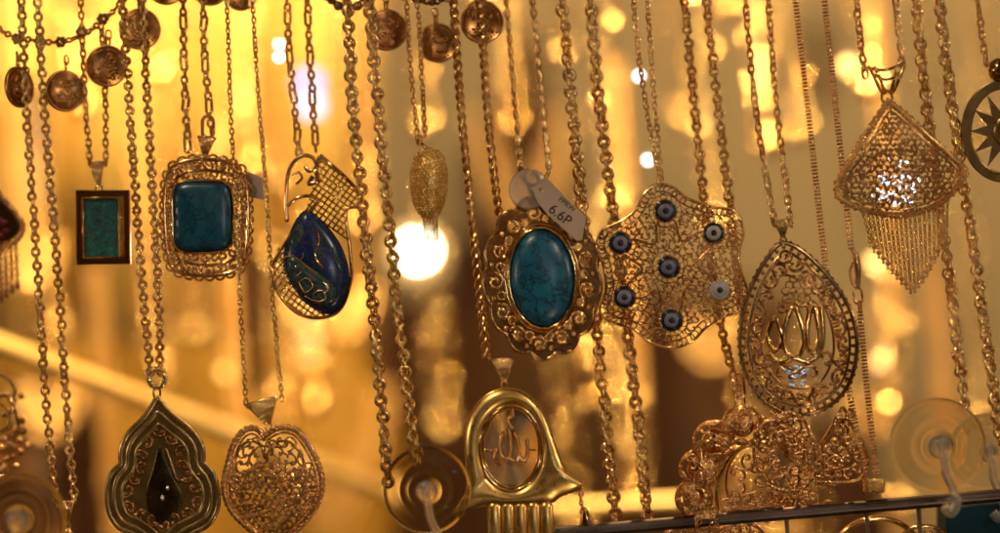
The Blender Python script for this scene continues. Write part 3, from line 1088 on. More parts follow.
coin(18, 87, 21, 1.05, 'thin coin turned almost edge on at the left edge', seed=1)
coin(66, 91, 21, 0.55, 'coin turned half away, left of the rectangular pendant chain', seed=2)
coin(108, 66, 21, 0.12, 'scalloped coin facing forward between the thin pale strands', seed=3)
coin(140, 29, 21, 0.10, 'round brown coin over the top of the round link chain', seed=4)
coin(165, -15, 20, 0.1, 'coin mostly cut off at the top, right of the round brown coin', seed=5)
coin(211, -14, 20, 0.3, 'coin cut off at the top above the octagonal pendant chain', seed=6)
coin(240, -6, 17, 0.2, 'coin cut off at the top above the fine heart chain', seed=8)
coin(386, 30, 21, 0.12, 'coin hanging right of the thick pair of round link strands', seed=9)
coin(436, 43, 20, 0.15, 'lowest of the three coins near the top middle', seed=10)
coin(484, 22, 22, 0.1, 'coin behind the right strand of the rope chain', seed=11)

# ================================================================== PENDANTS
PG = 'pendants hanging on the chains'


def pend(name, label, x, y, d):
    return thing(name, label, 'pendant', x, y, d, PG)


# --- rectangular green pendant
K = pend('rectangular_pendant', 'small rectangular pendant with mottled green stone in a plain gold frame', 98, 160, 0.020)
mb = MB()
fr = [(76, 190), (130, 190), (131, 264), (77, 265)]
inn = [(83, 198), (123, 197), (124, 257), (84, 258)]
mb.prism(fr, -4, 4, [inn], 1.5)
mb.prism([(79, 193), (127, 193), (128, 261), (80, 262)], -3.5, -1)
mb.tube(np.array([(83.5, 198, 4), (123, 197.5, 4), (124, 257, 4), (84, 258, 4)], float), 1.4, 6, True)
frame = mb.build('frame', RED, K)
mb = MB(); mb.prism([(84, 199), (117, 198.5), (118, 256.5), (85, 257)], -1, 2.2, bev=1.2); mb.build('stone', GREEN, K)
mb = MB()
for y in np.arange(200, 257, 3.6):
    for x in (119.2, 122):
        mb.ball((x + random.uniform(-.5, .5) + (y - 200) * 0.015, y, 1.5), 1.7)
mb.build('bead_column', YGOLD, K)
bail(K, (97, 163), (99, 186), 15, GOLD, 4)

# --- octagonal turquoise pendant
K = pend('octagonal_pendant', 'octagonal scrollwork pendant with a dark teal cushion shaped stone', 206, 140, 0.010)
mb = MB()
cx, cy = 206, 218


def octo(k, n=8):
    q = [(-24, -57), (20, -57), (40, -38), (41, 34), (26, 55), (-18, 57), (-38, 40), (-41, -34)]
    return smooth_path([(cx + a * k, cy + b * k) for a, b in q], n, True)


mb.tube(octo(0.985), 2.3, 6, True)
mb.tube(octo(0.80), 1.8, 6, True)
ring_ = resample(octo(0.885), 12.5, True)
for i, c in enumerate(ring_):
    a = math.atan2(c[1] - cy, c[0] - cx)
    mb.tube(spiral(c[0], c[1], 6.2, 1.4, a + (PI if i % 2 else 0), 1.25 * (1 if i % 2 else -1), 18), 1.8, 6)
    mb.ball((c[0], c[1], 0.8), 1.7)
out = resample(octo(0.99), 10.4, True)
for c in out:
    mb.tube(ellipse(c[0], c[1], 4.6, 4.6, 12), 1.5, 5, True)
SB = mb
st = smooth_path([(180, 184), (203, 182), (225, 184), (231, 196), (232, 218), (231, 240), (224, 249), (204, 251), (182, 250), (175, 240), (174, 218), (174, 196)], 6, True)
for i, c in enumerate(resample(offset(st, -7), 9.4, True)):
    if inside(octo(0.80), c[0], c[1]):
        SB.tube(spiral(c[0], c[1], 4.6, 1.2, i * 2.2, 1.2, 16), 1.6, 6)
SB.build('scroll_border', RED, K)
mb = MB(); mb.dome(st, 9, 0.5, 8, 3.4); mb.build('stone', TEAL, K)
mb = MB(); mb.tube(offset(st, -1.5), 2.0, 6, True, 1.6); mb.prism(offset(st, -2), -3, 0.6); mb.build('bezel', GOLD, K)
bail(K, (207, 138), (205, 158), 17, RED, 4)
mb = MB()
mb.ring(np.array([208.0, 127, 0]), np.array([0, 1.0, 0]), np.array([0.5, 0, 1]), 11, 6, 2.0)
mb.build('loop', RED, K)

# price tag tied beside it
K = thing('price_tag', 'small pale paper tag tucked behind the octagonal pendant', 'tag', 246, 165, 0.014, 'price tags')
mb = MB(); mb.prism([(240, 168), (262, 178), (264, 200), (246, 196)], -0.6, 0.6, bev=0.3); mb.build('paper', PAPER, K)
mb = MB(); mb.tube(smooth_path([(216, 156, 0), (228, 160, 1), (243, 172, 1)], 6), 0.6, 5); mb.build('thread', PEARL, K)

# --- blue enamel drop with lattice
K = pend('enamel_drop_pendant', 'drop pendant with blue and teal enamel and gold lattice corners', 312, 150, 0.006)
top_l = [(322, 156), (360, 192), (356, 206), (346, 212), (348, 240), (318, 222), (304, 214)]
bot_l = [(272, 260), (280, 246), (292, 268), (302, 288), (318, 306), (334, 314), (320, 319), (298, 316), (282, 304), (274, 286)]
mb = MB()
for poly in (top_l, bot_l):
    for fam in (0.62, 0.62 + PI / 2):
        ux, uy = math.cos(fam), math.sin(fam)
        for o_ in np.arange(-140, 140, 5.4):
            p0 = np.array([312 - uy * o_, 240 + ux * o_, 0.6 if fam > 1 else -0.6])
            ln = p0 + np.linspace(-140, 140, 200)[:, None] * np.array([ux, uy, 0])
            for run in clip_runs(ln, poly):
                mb.tube(run[[0, len(run) // 2, -1]], 1.0, 4)
mb.build('lattice', YGOLD, K)
mb = MB()
mb.tube(arr([(320, 155), (341, 173), (361, 193)]), 2.0, 6)
mb.tube(smooth_path([(361, 193), (357, 206), (346, 212), (350, 250), (351, 280), (340, 310), (318, 318), (296, 312), (278, 292), (273, 268), (282, 248), (300, 222), (320, 200)], 6), 1.8, 6)
mb.tube(smooth_path([(287, 222, 0), (286, 195, 0), (290, 168, 0), (302, 156, 0), (313, 158, 0), (316, 167, 0), (309, 171, 0), (305, 166, 0)], 6), 2.1, 6)
mb.tube(smooth_path([(320, 156, 0), (316, 170, 0), (318, 180, 0), (309, 184, 0), (313, 176, 0)], 6), 2.4, 6)
mb.tube(smooth_path([(288, 206, 0), (297, 198, 0), (309, 196, 0), (318, 200, 0)], 6), 1.8, 6)
mb.tube(smooth_path([(292, 176, 0), (298, 172, 0), (302, 178, 0), (296, 184, 0)], 6), 1.4, 6)
mb.build('scroll_frame', RED, K)
drop = smooth_path([(304, 212), (322, 222), (340, 246), (348, 272), (345, 298), (331, 313), (313, 307), (297, 291), (285, 268), (288, 240)], 6, True)
mb = MB(); mb.dome(drop, 12, 0.5, 9, 2.4); mb.prism(offset(drop, -1.2), -3, 0.6); mb.build('enamel_body', ENAMEL, K)
low = smooth_path([(288, 260), (296, 256), (308, 264), (322, 274), (336, 288), (334, 304), (318, 304), (301, 290), (291, 276)], 6, True)
mb = MB(); mb.dome(low, 7, 9.0, 7, 2.6); mb.build('enamel_patch', ENAMEL2, K)
for pt_ in ([(298, 224), (308, 230), (306, 246), (296, 252), (291, 242)], [(332, 244), (341, 260), (344, 276), (336, 272), (329, 258)]):
    mb = MB(); mb.dome(smooth_path(pt_, 6, True), 3.5, 6.5, 6, 2.6); mb.build('enamel_patch', ENAMEL2, K)
mb = MB()
mb.tube(smooth_path([(279, 262, 8), (292, 256, 11), (306, 265, 13), (321, 276, 12), (334, 290, 9), (336, 302, 7)], 6), 1.0, 5)
mb.tube(smooth_path([(316, 226, 7), (320, 240, 12), (316, 256, 13), (324, 268, 13)], 6), 0.8, 5)
mb.tube(smooth_path([(300, 282, 16), (308, 278, 17), (314, 286, 17), (306, 292, 17), (300, 282, 16)], 5), 0.7, 5)
mb.tube(smooth_path([(314, 294, 16), (322, 290, 16), (327, 298, 14), (318, 302, 14)], 5), 0.7, 5)
for pth in ([(292, 240, 5), (300, 246, 9), (304, 256, 11), (298, 262, 11)], [(330, 246, 6), (334, 258, 8), (330, 268, 11), (338, 276, 8)], [(308, 222, 4), (310, 232, 8), (304, 238, 9)], [(296, 266, 14), (302, 272, 16), (296, 276, 14)], [(324, 282, 15), (330, 288, 14), (324, 294, 15)], [(306, 296, 13), (314, 300, 14), (322, 301, 13)], [(340, 262, 6), (344, 276, 5), (341, 290, 6)]):
    mb.tube(smooth_path(pth, 6), 0.75, 5)
mb.build('gold_line', GOLD, K)

# --- pine cone
K = pend('pine_cone_pendant', 'grainy golden pine cone pendant above the large bright lamp', 422, 138, 0.014)
mb = MB()
mb.lathe([(1.5, 0), (8, 3), (14, 11), (17.5, 24), (17.5, 40), (15, 54), (10, 66), (5, 71), (1, 72)], (429, 147, 0), 24, 'y')
pr_ = [(8, 3), (14, 11), (17.5, 24), (17.5, 40), (15, 54), (10, 66), (5, 71)]
for j in range(26):
    yy = 4 + j * 2.6
    rr = float(np.interp(yy, [q[1] for q in pr_], [q[0] for q in pr_])) + 0.2
    for i in range(26):
        a = (i + 0.5 * (j % 2) + random.uniform(-.3, .3)) / 26 * 2 * PI
        mb.ball((429 + rr * math.cos(a), 147 + yy + random.uniform(-.6, .6), rr * math.sin(a)), random.uniform(1.2, 2.0), nu=6, nv=4)
mb.build('cone_body', BARK, K)
mb = MB()
for i in range(5):
    mb.chain([(424 + i * 3, 216), (425 + i * 3.1, 240)], 'cable', 3.4, 2.8)
mb.build('tassel', YGOLD, K)
mb = MB(); mb.lathe([(2, 0), (5, 3), (3.5, 8), (1.5, 12)], (419, 134, 0), 14, 'y'); mb.tube(arr([(419, 140), (424, 146), (428, 150)]), 1.6, 6); mb.build('bail', RED, K)

# --- oval turquoise pendant
K = pend('oval_turquoise_pendant', 'oval veined turquoise pendant with a wide scalloped scrollwork border', 540, 195, -0.001)
cx, cy = 542, 278
rot = -0.06
lob = []
nl = 13
for i in range(nl * 8):
    a = i / (nl * 8) * 2 * PI
    k = 1 + 0.050 * abs(math.sin(a * nl / 2 + 0.4)) * 1.6 - 0.03
    x, y = 56.5 * k * math.cos(a), 78 * k * math.sin(a)
    lob.append((cx + x * math.cos(rot) - y * math.sin(rot), cy + x * math.sin(rot) + y * math.cos(rot)))
holes = []
mb = MB()
scr = MB()
for i in range(nl):
    a = (i + 0.5) / nl * 2 * PI - 0.06
    x, y = cx + 46.5 * math.cos(a), cy + 66 * math.sin(a)
    holes.append(ellipse(x + 1, y, 6.0, 6.0, 14))
    tilt = math.atan2(66 * math.sin(a), 46.5 * math.cos(a))
    scr.tube(spiral(x, y, 9.0, 1.8, tilt + PI / 2, 1.4, 22, 2.2), 1.7, 6)
    a2 = i / nl * 2 * PI - 0.06
    x2, y2 = cx + 42 * math.cos(a2), cy + 60 * math.sin(a2)
    holes.append(ellipse(x2, y2, 3.4, 3.4, 10))
    scr.tube(ellipse(x2, y2, 4.2, 4.2, 12, h=2.2), 1.2, 5, True)
    scr.ball((cx + 51 * math.cos(a2), cy + 71 * math.sin(a2), 2), 2.8)
stone_o = ellipse(cx, cy, 31.5, 48.5, 56, rot)
mb.prism(lob, -2.2, 1.6, holes, 0.6)
mb.tube(arr([(q[0], q[1], 1.0) for q in lob]), 1.8, 6, True)
mb.build('border_plate', PLATE, K)
scr.build('scrollwork', GOLD, K)
mb = MB(); mb.tube(offset(stone_o, -2.0) + np.array([0, 0, 3.0]), 2.3, 8, True, 2.0); mb.tube(offset(stone_o, -5.5) + np.array([0, 0, 1.6]), 1.4, 6, True); mb.build('bezel', GOLD, K)
mb = MB(); mb.dome(stone_o, 14, 2.0, 12, 2.3); mb.build('stone', TURQ, K)
mb = MB()
mb.ring(np.array([533.0, 183, 2]), np.array([0.3, 1.0, 0]), np.array([0.5, 0, 1]), 10, 6, 2.0)
mb.ring(np.array([532.0, 198, 2]), np.array([0.0, 1.0, 0]), np.array([1, 0, 0.5]), 5, 4, 1.5)
mb.tube(smooth_path([(521, 174, 2), (527, 182, 3), (535, 186, 3), (544, 180, 3), (549, 171, 2)], 6), 2.2, 6)
mb.build('bail', GOLD, K)

# price tag with its white disc
K = thing('price_tag', 'pinkish paper price tag with 6.6P written on it over the oval turquoise pendant', 'tag', 530, 185, -0.010, 'price tags')
mb = MB()
tg = [(541, 184), (557, 178), (596, 222), (586, 243), (571, 238), (543, 212), (534, 196)]
tg = [(532, 188), (547, 178), (577, 208), (586, 217), (582, 240), (577, 241), (547, 214), (538, 203)]
mb.prism(tg, -0.5, 0.5, [ellipse(541, 190, 2.2, 2.2, 10)], 0.2)
mb.build('paper', PAPER, K)
mb = MB(); mb.lathe([(3, -1.4), (19, -1.2), (20.5, 0), (19, 1.0), (13, 1.6), (3, 1.6)], (529, 189, -9), 36); mb.build('white_disc', HAZED, K)


def writing(txt, x, y, h, size, ang, mat, K, name='writing'):
    cu = bpy.data.curves.new(name, 'FONT'); cu.body = txt; cu.size = size * K['s']; cu.extrude = 0.08 * K['s']; cu.offset = 0.03 * K['s']
    cu.align_x = 'CENTER'; cu.align_y = 'CENTER'
    tmp = bpy.data.objects.new(name, cu); COL.objects.link(tmp)
    dg = bpy.context.evaluated_depsgraph_get()
    me_ = bpy.data.meshes.new_from_object(tmp.evaluated_get(dg))
    bpy.data.objects.remove(tmp)
    o_ = bpy.data.objects.new(name, me_); COL.objects.link(o_)
    me_.materials.clear(); me_.materials.append(mat)
    o_.parent = K['o']
    o_.location = ((x - K['x']) * K['s'], -h * K['s'], (K['y'] - y) * K['s'])
    o_.rotation_euler = (PI / 2, ang, 0)
    return o_


writing('6.6P', 560, 215, 0.65, 14.5, math.radians(38), INK, K)
writing('FPRW', 567, 204.5, 0.65, 7.5, math.radians(38), INK, K)

# --- evil eye pendant
K = pend('evil_eye_pendant', 'six lobed lace pendant set with seven evil eye beads', 660, 185, -0.004)
star = smooth_path([(656, 185), (672, 187), (688, 199), (712, 207), (735, 212), (743, 232), (738, 254), (741, 272), (747, 292), (740, 310), (722, 317), (706, 327), (692, 341), (672, 348), (650, 342), (634, 329), (612, 322), (600, 310), (606, 290), (604, 268), (597, 248), (602, 231), (619, 222), (635, 211), (644, 194)], 6, True)
eyes = [(665, 211, 0), (713, 233, 1), (719, 290, 2), (671, 320, 0), (624, 297, 0), (620, 243, 0), (668, 267, 0)]


def sdome(x, y):
    return 9.0 * np.clip(1 - ((x - 670) ** 2 + (y - 267) ** 2) / 7200.0, 0, 1)


mb = MB()
mb.tube(star, 1.6, 6, True, dome=sdome)
mb.build('rim', GOLD, K)
mb = MB()
arcs = []
for i in range(6):
    a, b = eyes[i], eyes[(i + 1) % 6]
    mx_, my_ = (a[0] + b[0]) / 2, (a[1] + b[1]) / 2
    qx, qy = mx_ + (670 - mx_) * 0.42, my_ + (267 - my_) * 0.42
    arcs.append(smooth_path([(a[0], a[1]), (a[0] * .5 + qx * .5 + (mx_ - qx) * .22, a[1] * .5 + qy * .5 + (my_ - qy) * .22), (qx, qy), (b[0] * .5 + qx * .5 + (mx_ - qx) * .22, b[1] * .5 + qy * .5 + (my_ - qy) * .22), (b[0], b[1])], 6))
    mb.tube(arcs[-1], 1.4, 5, dome=sdome)
st_in = offset(star, 7)
mb.tube(st_in, 1.0, 5, True, dome=sdome)
for (ex, ey, _) in eyes:
    mb.tube(ellipse(ex, ey, 16, 16, 28), 0.7, 5, True, dome=sdome)
    for i in range(16):
        a = i / 16 * 2 * PI
        mb.tube(arr([(ex + 10 * math.cos(a), ey + 10 * math.sin(a)), (ex + 13 * math.cos(a + .12), ey + 13 * math.sin(a + .12)), (ex + 16 * math.cos(a), ey + 16 * math.sin(a))]), 0.6, 4, dome=sdome)
def near_eye(x, y):
    return min(eyes, key=lambda q: math.hypot(x - q[0], y - q[1]))


def eye_flow(x, y):
    q = near_eye(x, y)
    return math.atan2(y - q[1], x - q[0])


far_ok = lambda x, y: math.hypot(x - near_eye(x, y)[0], y - near_eye(x, y)[1]) > 18.5
scroll_fill(mb, inset(star, 8), 7.4, 8.6, 0.85, eye_flow, sdome, 4, far_ok)
band_o, band_i = resample(inset(star, 0.8), 5.2, True), resample(inset(star, 7), 5.0, True)
for c in band_o:
    dd = np.hypot(band_i[:, 0] - c[0], band_i[:, 1] - c[1]); t_ = band_i[int(np.argmin(dd))]
    mb.tube(smooth_path([(c[0], c[1], 0), ((c[0] + t_[0]) / 2 + (c[1] - t_[1]) * .3, (c[1] + t_[1]) / 2 - (c[0] - t_[0]) * .3, 0), (t_[0], t_[1], 0)], 3), 0.75, 4, dome=sdome)
for (ex, ey, _) in eyes:
    for i in range(11):
        a = i / 11 * 2 * PI
        if inside(star, ex + 21 * math.cos(a), ey + 21 * math.sin(a)):
            mb.tube(spiral(ex + 19.5 * math.cos(a), ey + 19.5 * math.sin(a), 3.6, 1.0, a, 1.1, 12), 0.85, 5, dome=sdome)
mb.build('lace', BRONZE, K)
for (ex, ey, kd) in eyes:
    hh = float(sdome(ex, ey))
    mb = MB()
    if kd == 0:
        mb.lathe([(10.5, hh - 2), (11, hh + 0.5), (10, hh + 2.2), (7.8, hh + 2.9), (6.9, hh + 2.6)], (ex, ey, 0), 26)
        ob = mb.build('eye_bead', EYEB, K)
    else:
        mb.lathe([(10, hh - 2), (10.4, hh + 0.5), (9.4, hh + 2.2), (7.6, hh + 2.9), (6.9, hh + 2.6)], (ex, ey, 0), 26)
        ob = mb.build('eye_bead', EYEB if kd == 1 else EYEP, K, label='pale grey eye bead')
    mb = MB(); mb.lathe([(7.4, hh + 1.0), (7.2, hh + 2.9), (5, hh + 3.7), (2, hh + 4.0)], (ex, ey, 0), 22); mb.build('iris', EYEL if kd == 0 else EYEP, K, ob)
    mb = MB(); mb.lathe([(3.2, hh + 3.0), (3.0, hh + 4.3), (1, hh + 4.7)], (ex + 0.2, ey, 0), 16); mb.build('pupil', EYEB, K, ob)
    mb = MB(); mb.tube(ellipse(ex, ey, 11.4, 11.4, 26, h=hh), 1.0, 5, True); mb.build('setting', GOLD, K, ob)
mb = MB(); mb.ring(np.array([660.0, 181, 0]), np.array([0.1, 1.0, 0]), np.array([0.8, 0, 0.7]), 6, 3.8, 1.3); mb.build('jump_ring', GOLD, K)

# --- openwork calligraphy drop
K = pend('openwork_drop_pendant', 'large openwork drop pendant with flowing calligraphy in the middle', 783, 222, -0.006)
dr = smooth_path([(783, 243), (766, 260), (749, 293), (740, 335), (746, 373), (766, 402), (798, 414), (830, 405), (850, 381), (857, 345), (850, 310), (832, 281), (807, 255)], 7, True)


def ddome(x, y):
    return 16.0 * np.clip(1 - ((x - 798) / 60) ** 2 * 0.9 - ((y - 340) / 92) ** 2 * 0.9, 0, 1) ** 0.8


in1 = offset(dr, 8)
in2 = offset(dr, 22)
mb = MB()
mb.tube(dr, 2.3, 6, True)
mb.tube(in1, 1.5, 6, True, dome=ddome)
b1 = resample(offset(dr, 4), 8.5, True)
for i, c in enumerate(b1):
    mb.ball((c[0], c[1], 1), 2.2)
beads_along(mb, offset(dr, -1.6), 8.0, 2.0, True)
mb.build('rim', DARKG, K)
mb = MB()
mb.tube(smooth_path([(784, 275), (770, 290), (762, 320), (762, 352), (775, 378), (797, 388), (820, 380), (832, 352), (828, 318), (812, 290)], 7, True), 1.4, 6, True, dome=ddome)
mid = resample(offset(dr, 15.5), 15.5, True)
for i, c in enumerate(mid):
    a = math.atan2(c[1] - 335, c[0] - 798)
    mb.tube(scroll(c[0], c[1], 14, a + PI / 2 + (0.5 if i % 2 else -0.5), 1 if i % 2 else -1), 1.75, 6, dome=ddome)
    mb.ball((c[0], c[1], float(ddome(c[0], c[1]))), 1.6)
# flower of petals over the writing
for i in range(9):
    a = PI + (i + 0.5) / 9 * PI
    mb.tube(ellipse(795 + 15 * math.cos(a), 312 + 16 * math.sin(a), 4.6, 3.4, 12, a), 1.0, 5, True, dome=ddome)
for j in range(3):
    for i in range(5 - j):
        mb.tube(ellipse(784 + j * 4 + i * 7.6, 291 - j * 6, 3.6, 3.4, 10), 0.9, 5, True, dome=ddome)
for (x, y, s_, r_, fl) in ((785, 372, 17, 0.3, 1), (806, 371, 17, PI - 0.3, -1), (778, 392, 12, 1.2, 1), (815, 390, 12, 2.0, -1), (797, 396, 10, 0, 1), (768, 360, 13, 1.9, -1), (826, 358, 13, 1.2, 1)):
    mb.tube(scroll(x, y, s_, r_, fl), 1.9, 6, dome=ddome)
mb.build('scrollwork', BRONZE, K)
mb = MB()
# the script: tall loops side by side on a common stroke
for (x0, w_, y0, y1) in ((774, 9, 318, 350), (792, 13, 306, 356), (811, 8, 302, 352)):
    mb.tube(smooth_path([(x0 - w_ * 0.6, y1 - 6), (x0 - w_ * 0.75, (y0 + y1) / 2), (x0, y0), (x0 + w_ * 0.7, (y0 + y1) / 2), (x0 + w_ * 0.55, y1 - 4), (x0, y1)], 6, True), 3.1, 6, True, 1.0, ddome)
mb.tube(smooth_path([(768, 352), (778, 362), (792, 358), (806, 361), (818, 352), (821, 330), (819, 300)], 6), 3.0, 6, dome=ddome)
mb.tube(smooth_path([(780, 304), (790, 300), (800, 306), (808, 300)], 6), 2.0, 6, dome=ddome)
mb.tube(smooth_path([(778, 366), (788, 372), (800, 366)], 6), 2.4, 6, dome=ddome)
mb.build('calligraphy', GOLD, K)
mb = MB()  # pale plates added to imitate the glint low on the drop
for (x, y, a_) in ((786, 371, 0.5), (795, 376, -0.2), (803, 371, -0.6), (790, 383, 0.9), (801, 383, -1.0), (795, 367, 0.1)):
    e_ = ellipse(x, y, 5.2, 2.4, 14, a_)
    hh = float(ddome(x, y)) + 1
    mb.prism(e_, hh, hh + 1.4, bev=0.4)
mb.build('glint_plate', SILVER, K)
bail(K, (781, 221), (783, 238), 15, DARKG, 3)

# --- fringed fan
K = pend('fan_pendant', 'fan shaped lace pendant with a hanging fringe of fine gold chains', 887, 62, -0.005)
fan = np.vstack([resample(arr([(888, 102), (862, 140), (837, 184)]), 4)[:-1],
                 smooth_path([(837, 184), (840, 198), (866, 210), (903, 215), (940, 203), (960, 182), (964, 168)], 6)[:-1],
                 resample(arr([(964, 168), (930, 138), (900, 110), (888, 102)]), 4)[:-1]])


def fdome(x, y):
    return 10.0 * np.clip(1 - ((x - 898) / 62) ** 2 - ((y - 170) / 62) ** 2, 0, 1)


mb = MB()
twist_wire(mb, fan, 2.0, 10, True)
mb.tube(offset(fan, 6), 1.3, 5, True, dome=fdome)
beads_along(mb, offset(fan, -2.2), 7.5, 2.3, True)
mb.build('rope_edge', RED, K)
mb = MB()
scroll_fill(mb, inset(fan, 5), 6.2, 7.4, 0.95, lambda x, y: math.atan2(y - 102, x - 890), fdome, 11)
for (pp, st_) in (([(846, 178), (870, 184), (900, 176), (930, 170), (952, 170)], 5.0), ([(846, 190), (880, 200), (915, 199), (948, 182)], 4.6), ([(866, 160), (890, 150), (915, 152)], 5)):
    beads_along(mb, smooth_path(pp, 8), st_, 2.1, False, fdome)
for i in range(220):
    x, y = random.uniform(840, 956), random.uniform(118, 208)
    if inside(offset(fan, 9), x, y):
        mb.ball((x, y, float(fdome(x, y)) + 0.6), random.uniform(1.1, 2.0), nu=6, nv=4)
for i, (x, y) in enumerate(((888, 130), (876, 150), (902, 148), (864, 170), (890, 190), (915, 186), (920, 164), (936, 178), (905, 206), (872, 198))):
    mb.tube(scroll(x, y, 13, i * 0.9, 1 if i % 2 else -1), 1.2, 5, dome=fdome)
mb.build('lace', BRONZE, K)
# small pale plates added in the middle to imitate cold glints
mb = MB()
for i in range(52):
    x, y = 892 + random.gauss(0, 12), 186 + random.gauss(0, 12)
    if inside(offset(fan, 9), x, y):
        h_ = float(fdome(x, y)) + 1.2
        a = random.uniform(0, PI)
        mb.prism(ellipse(x, y, random.uniform(1.6, 3.0), random.uniform(1.0, 1.8), 8, a), h_ - 0.6, h_ + 0.4, bev=0.25)
mb.build('glint_plate', SILVER, K)
nf = 19
for i in range(nf):
    t = i / (nf - 1)
    x0 = 862 + 86 * t
    y0 = 208 + 7 * math.sin(PI * t) - 9 * max(0, t - 0.7) * 3
    L = 30 + 42 * (1 - abs(t - 0.52) * 1.9)
    mb = MB()
    x1 = x0 + L * 0.075 + (0.52 - t) * 10
    mb.chain([(x0, y0, 0), ((x0 + x1) / 2, y0 + L / 2, 0.5), (x1, y0 + L, 0)], 'cable', 4.2, 3.0, 0.8)
    mb.ball((x1 + 0.2, y0 + L + 3, 0), 2.8)
    mb.ball((x1 + 0.3, y0 + L + 7.4, 0), 1.8)
    mb.build('fringe_strand', GOLD, K)
mb = MB()
for (xa, xb) in ((868, 880), (904, 894), (874, 884), (897, 891)):
    mb.tube(smooth_path([(xa, 66, 2), ((xa + xb) / 2, 78, 4), (xb, 90, 2), ((xb + 887) / 2, 94, 1)], 5), 1.9, 6)
mb.tube(smooth_path([(866, 68, 0), (886, 70, 3), (905, 62, 0)], 6), 1.6, 6)
mb.tube(smooth_path([(872, 74, 3), (887, 80, 5), (900, 72, 3)], 6), 1.4, 6)
bb = mb.build('bail', GOLD, K)
mb = MB(); mb.ring(np.array([887.0, 97, 0]), np.array([0, 1.0, 0]), np.array([0.2, 0, 1]), 6.5, 5.6, 1.8); mb.build('jump_ring', RED, K, bb)

# --- sun medallion
K = pend('sun_medallion', 'dark ring pendant with a pointed sun cut out at the right edge', 990, 62, -0.002)
cx, cy = 1004, 131
mb = MB()
mb.prism(ellipse(cx, cy, 43, 52, 56), -3, 3, [ellipse(cx + 1, cy, 33, 42, 56)], 1.4)
mb.build('ring_frame', OLIVE, K)
K['o'].rotation_euler = (0.09, ROLL, -0.20)
pts = []
for i in range(24):
    a = i / 24 * 2 * PI
    r_ = (34, 42.5) if i % 2 == 0 else (17, 21)
    pts.append((cx + r_[0] * math.cos(a), cy + r_[1] * math.sin(a)))
mb = MB(); mb.prism(pts, -2, 2, bev=0.6); mb.dome(ellipse(cx, cy, 12, 15, 24), 4, 2.0, 5); mb.build('sun', OLIVE, K)
mb = MB()
mb.lathe([(4, 0), (10, 4), (13, 12), (10, 20), (4, 24)], (1000, 58, 0), 18, 'y')
mb.build('bail', DARKG, K)

# --- trefoil drop
K = pend('trefoil_drop_pendant', 'dark antique trefoil drop pendant with nested rims and a dark centre', 158, 372, -0.004)
tre = np.vstack([smooth_path([(157, 397), (146, 415), (128, 434), (121, 450), (121, 464)], 7)[:-1],
                 smooth_path([(121, 464), (111, 474), (107, 492), (109, 512), (118, 527), (132, 533)], 6)[:-1],
                 smooth_path([(132, 533), (146, 543), (163, 562)], 5)[:-1], smooth_path([(163, 562), (178, 543), (193, 533)], 5)[:-1],
                 smooth_path([(193, 533), (208, 525), (217, 510), (218, 492), (213, 474), (203, 463)], 6)[:-1],
                 smooth_path([(203, 463), (202, 446), (191, 430), (170, 413), (157, 397)], 7)[:-1]])
# keep the upper tip and the side notches crisp
mb = MB(); mb.prism(tre, -4, 0.5); mb.build('back_plate', OLIVE, K)
mb = MB()
mb.tube(tre, 2.6, 8, True, 0.7)
mb.tube(inset(tre, 7) + np.array([0, 0, 0.8]), 2.2, 8, True, 0.7)
mb.tube(inset(tre, 15) + np.array([0, 0, 1.0]), 1.8, 8, True)
mb.build('nested_rim', OLIVE, K)
mb = MB()
for i, c in enumerate(resample(inset(tre, 21), 14, True)):
    mb.tube(scroll(c[0], c[1], 11, i * 1.7, 1 if i % 2 else -1) + np.array([0, 0, 1.4]), 1.4, 6)
mb.build('relief_scroll', BRONZE, K)
mb = MB()
so = smooth_path([(160, 446), (152, 470), (146, 492), (150, 514), (163, 524), (178, 514), (182, 494), (172, 472)], 6, True)
mb.dome(so, 2.2, 0.5, 9, 2.6); mb.build('centre_drop', SMOKE, K)
for (x, y, r_) in ((163, 498, 3.0), (168, 488, 2.4)):  # two pale beads added for the glints on the gold
    mb = MB(); mb.ball((x, y, 3.4), r_, 0.8, 1.2, 0.8, 12, 8); mb.build('glint_bead', SILVER, K)
mb = MB(); mb.tube(smooth_path([(166, 448, 1), (172, 466, 1), (178, 480, 1), (190, 478, 1), (200, 474, 1)], 6), 1.6, 6); mb.build('leaf_vein', DARKG, K)
mb = MB()
mb.ring(np.array([157.0, 378, 0]), np.array([0.1, 1.0, 0]), np.array([0.1, 0, 1]), 9, 8, 3.0, 18, 8)
mb.ring(np.array([157.0, 393, 0]), np.array([0, 1.0, 0]), np.array([0.6, 0, 1]), 5, 3.6, 1.4)
mb.build('bail', YGOLD, K)

# --- lace heart
K = pend('lace_heart_pendant', 'dull lace heart pendant with a twisted rope rim', 262, 398, -0.003)
heart = np.vstack([smooth_path([(264, 437), (278, 428), (296, 430), (308, 444), (318, 464), (322, 486), (315, 508), (298, 528), (277, 549)], 7)[:-1],
                   smooth_path([(277, 549), (262, 538), (244, 524), (230, 508), (224, 488), (228, 464), (234, 444), (245, 430), (257, 429), (264, 437)], 7)[:-1]])


def hdome(x, y):
    return 10.0 * np.clip(1 - ((x - 271) / 54) ** 2 - ((y - 486) / 66) ** 2, 0, 1)


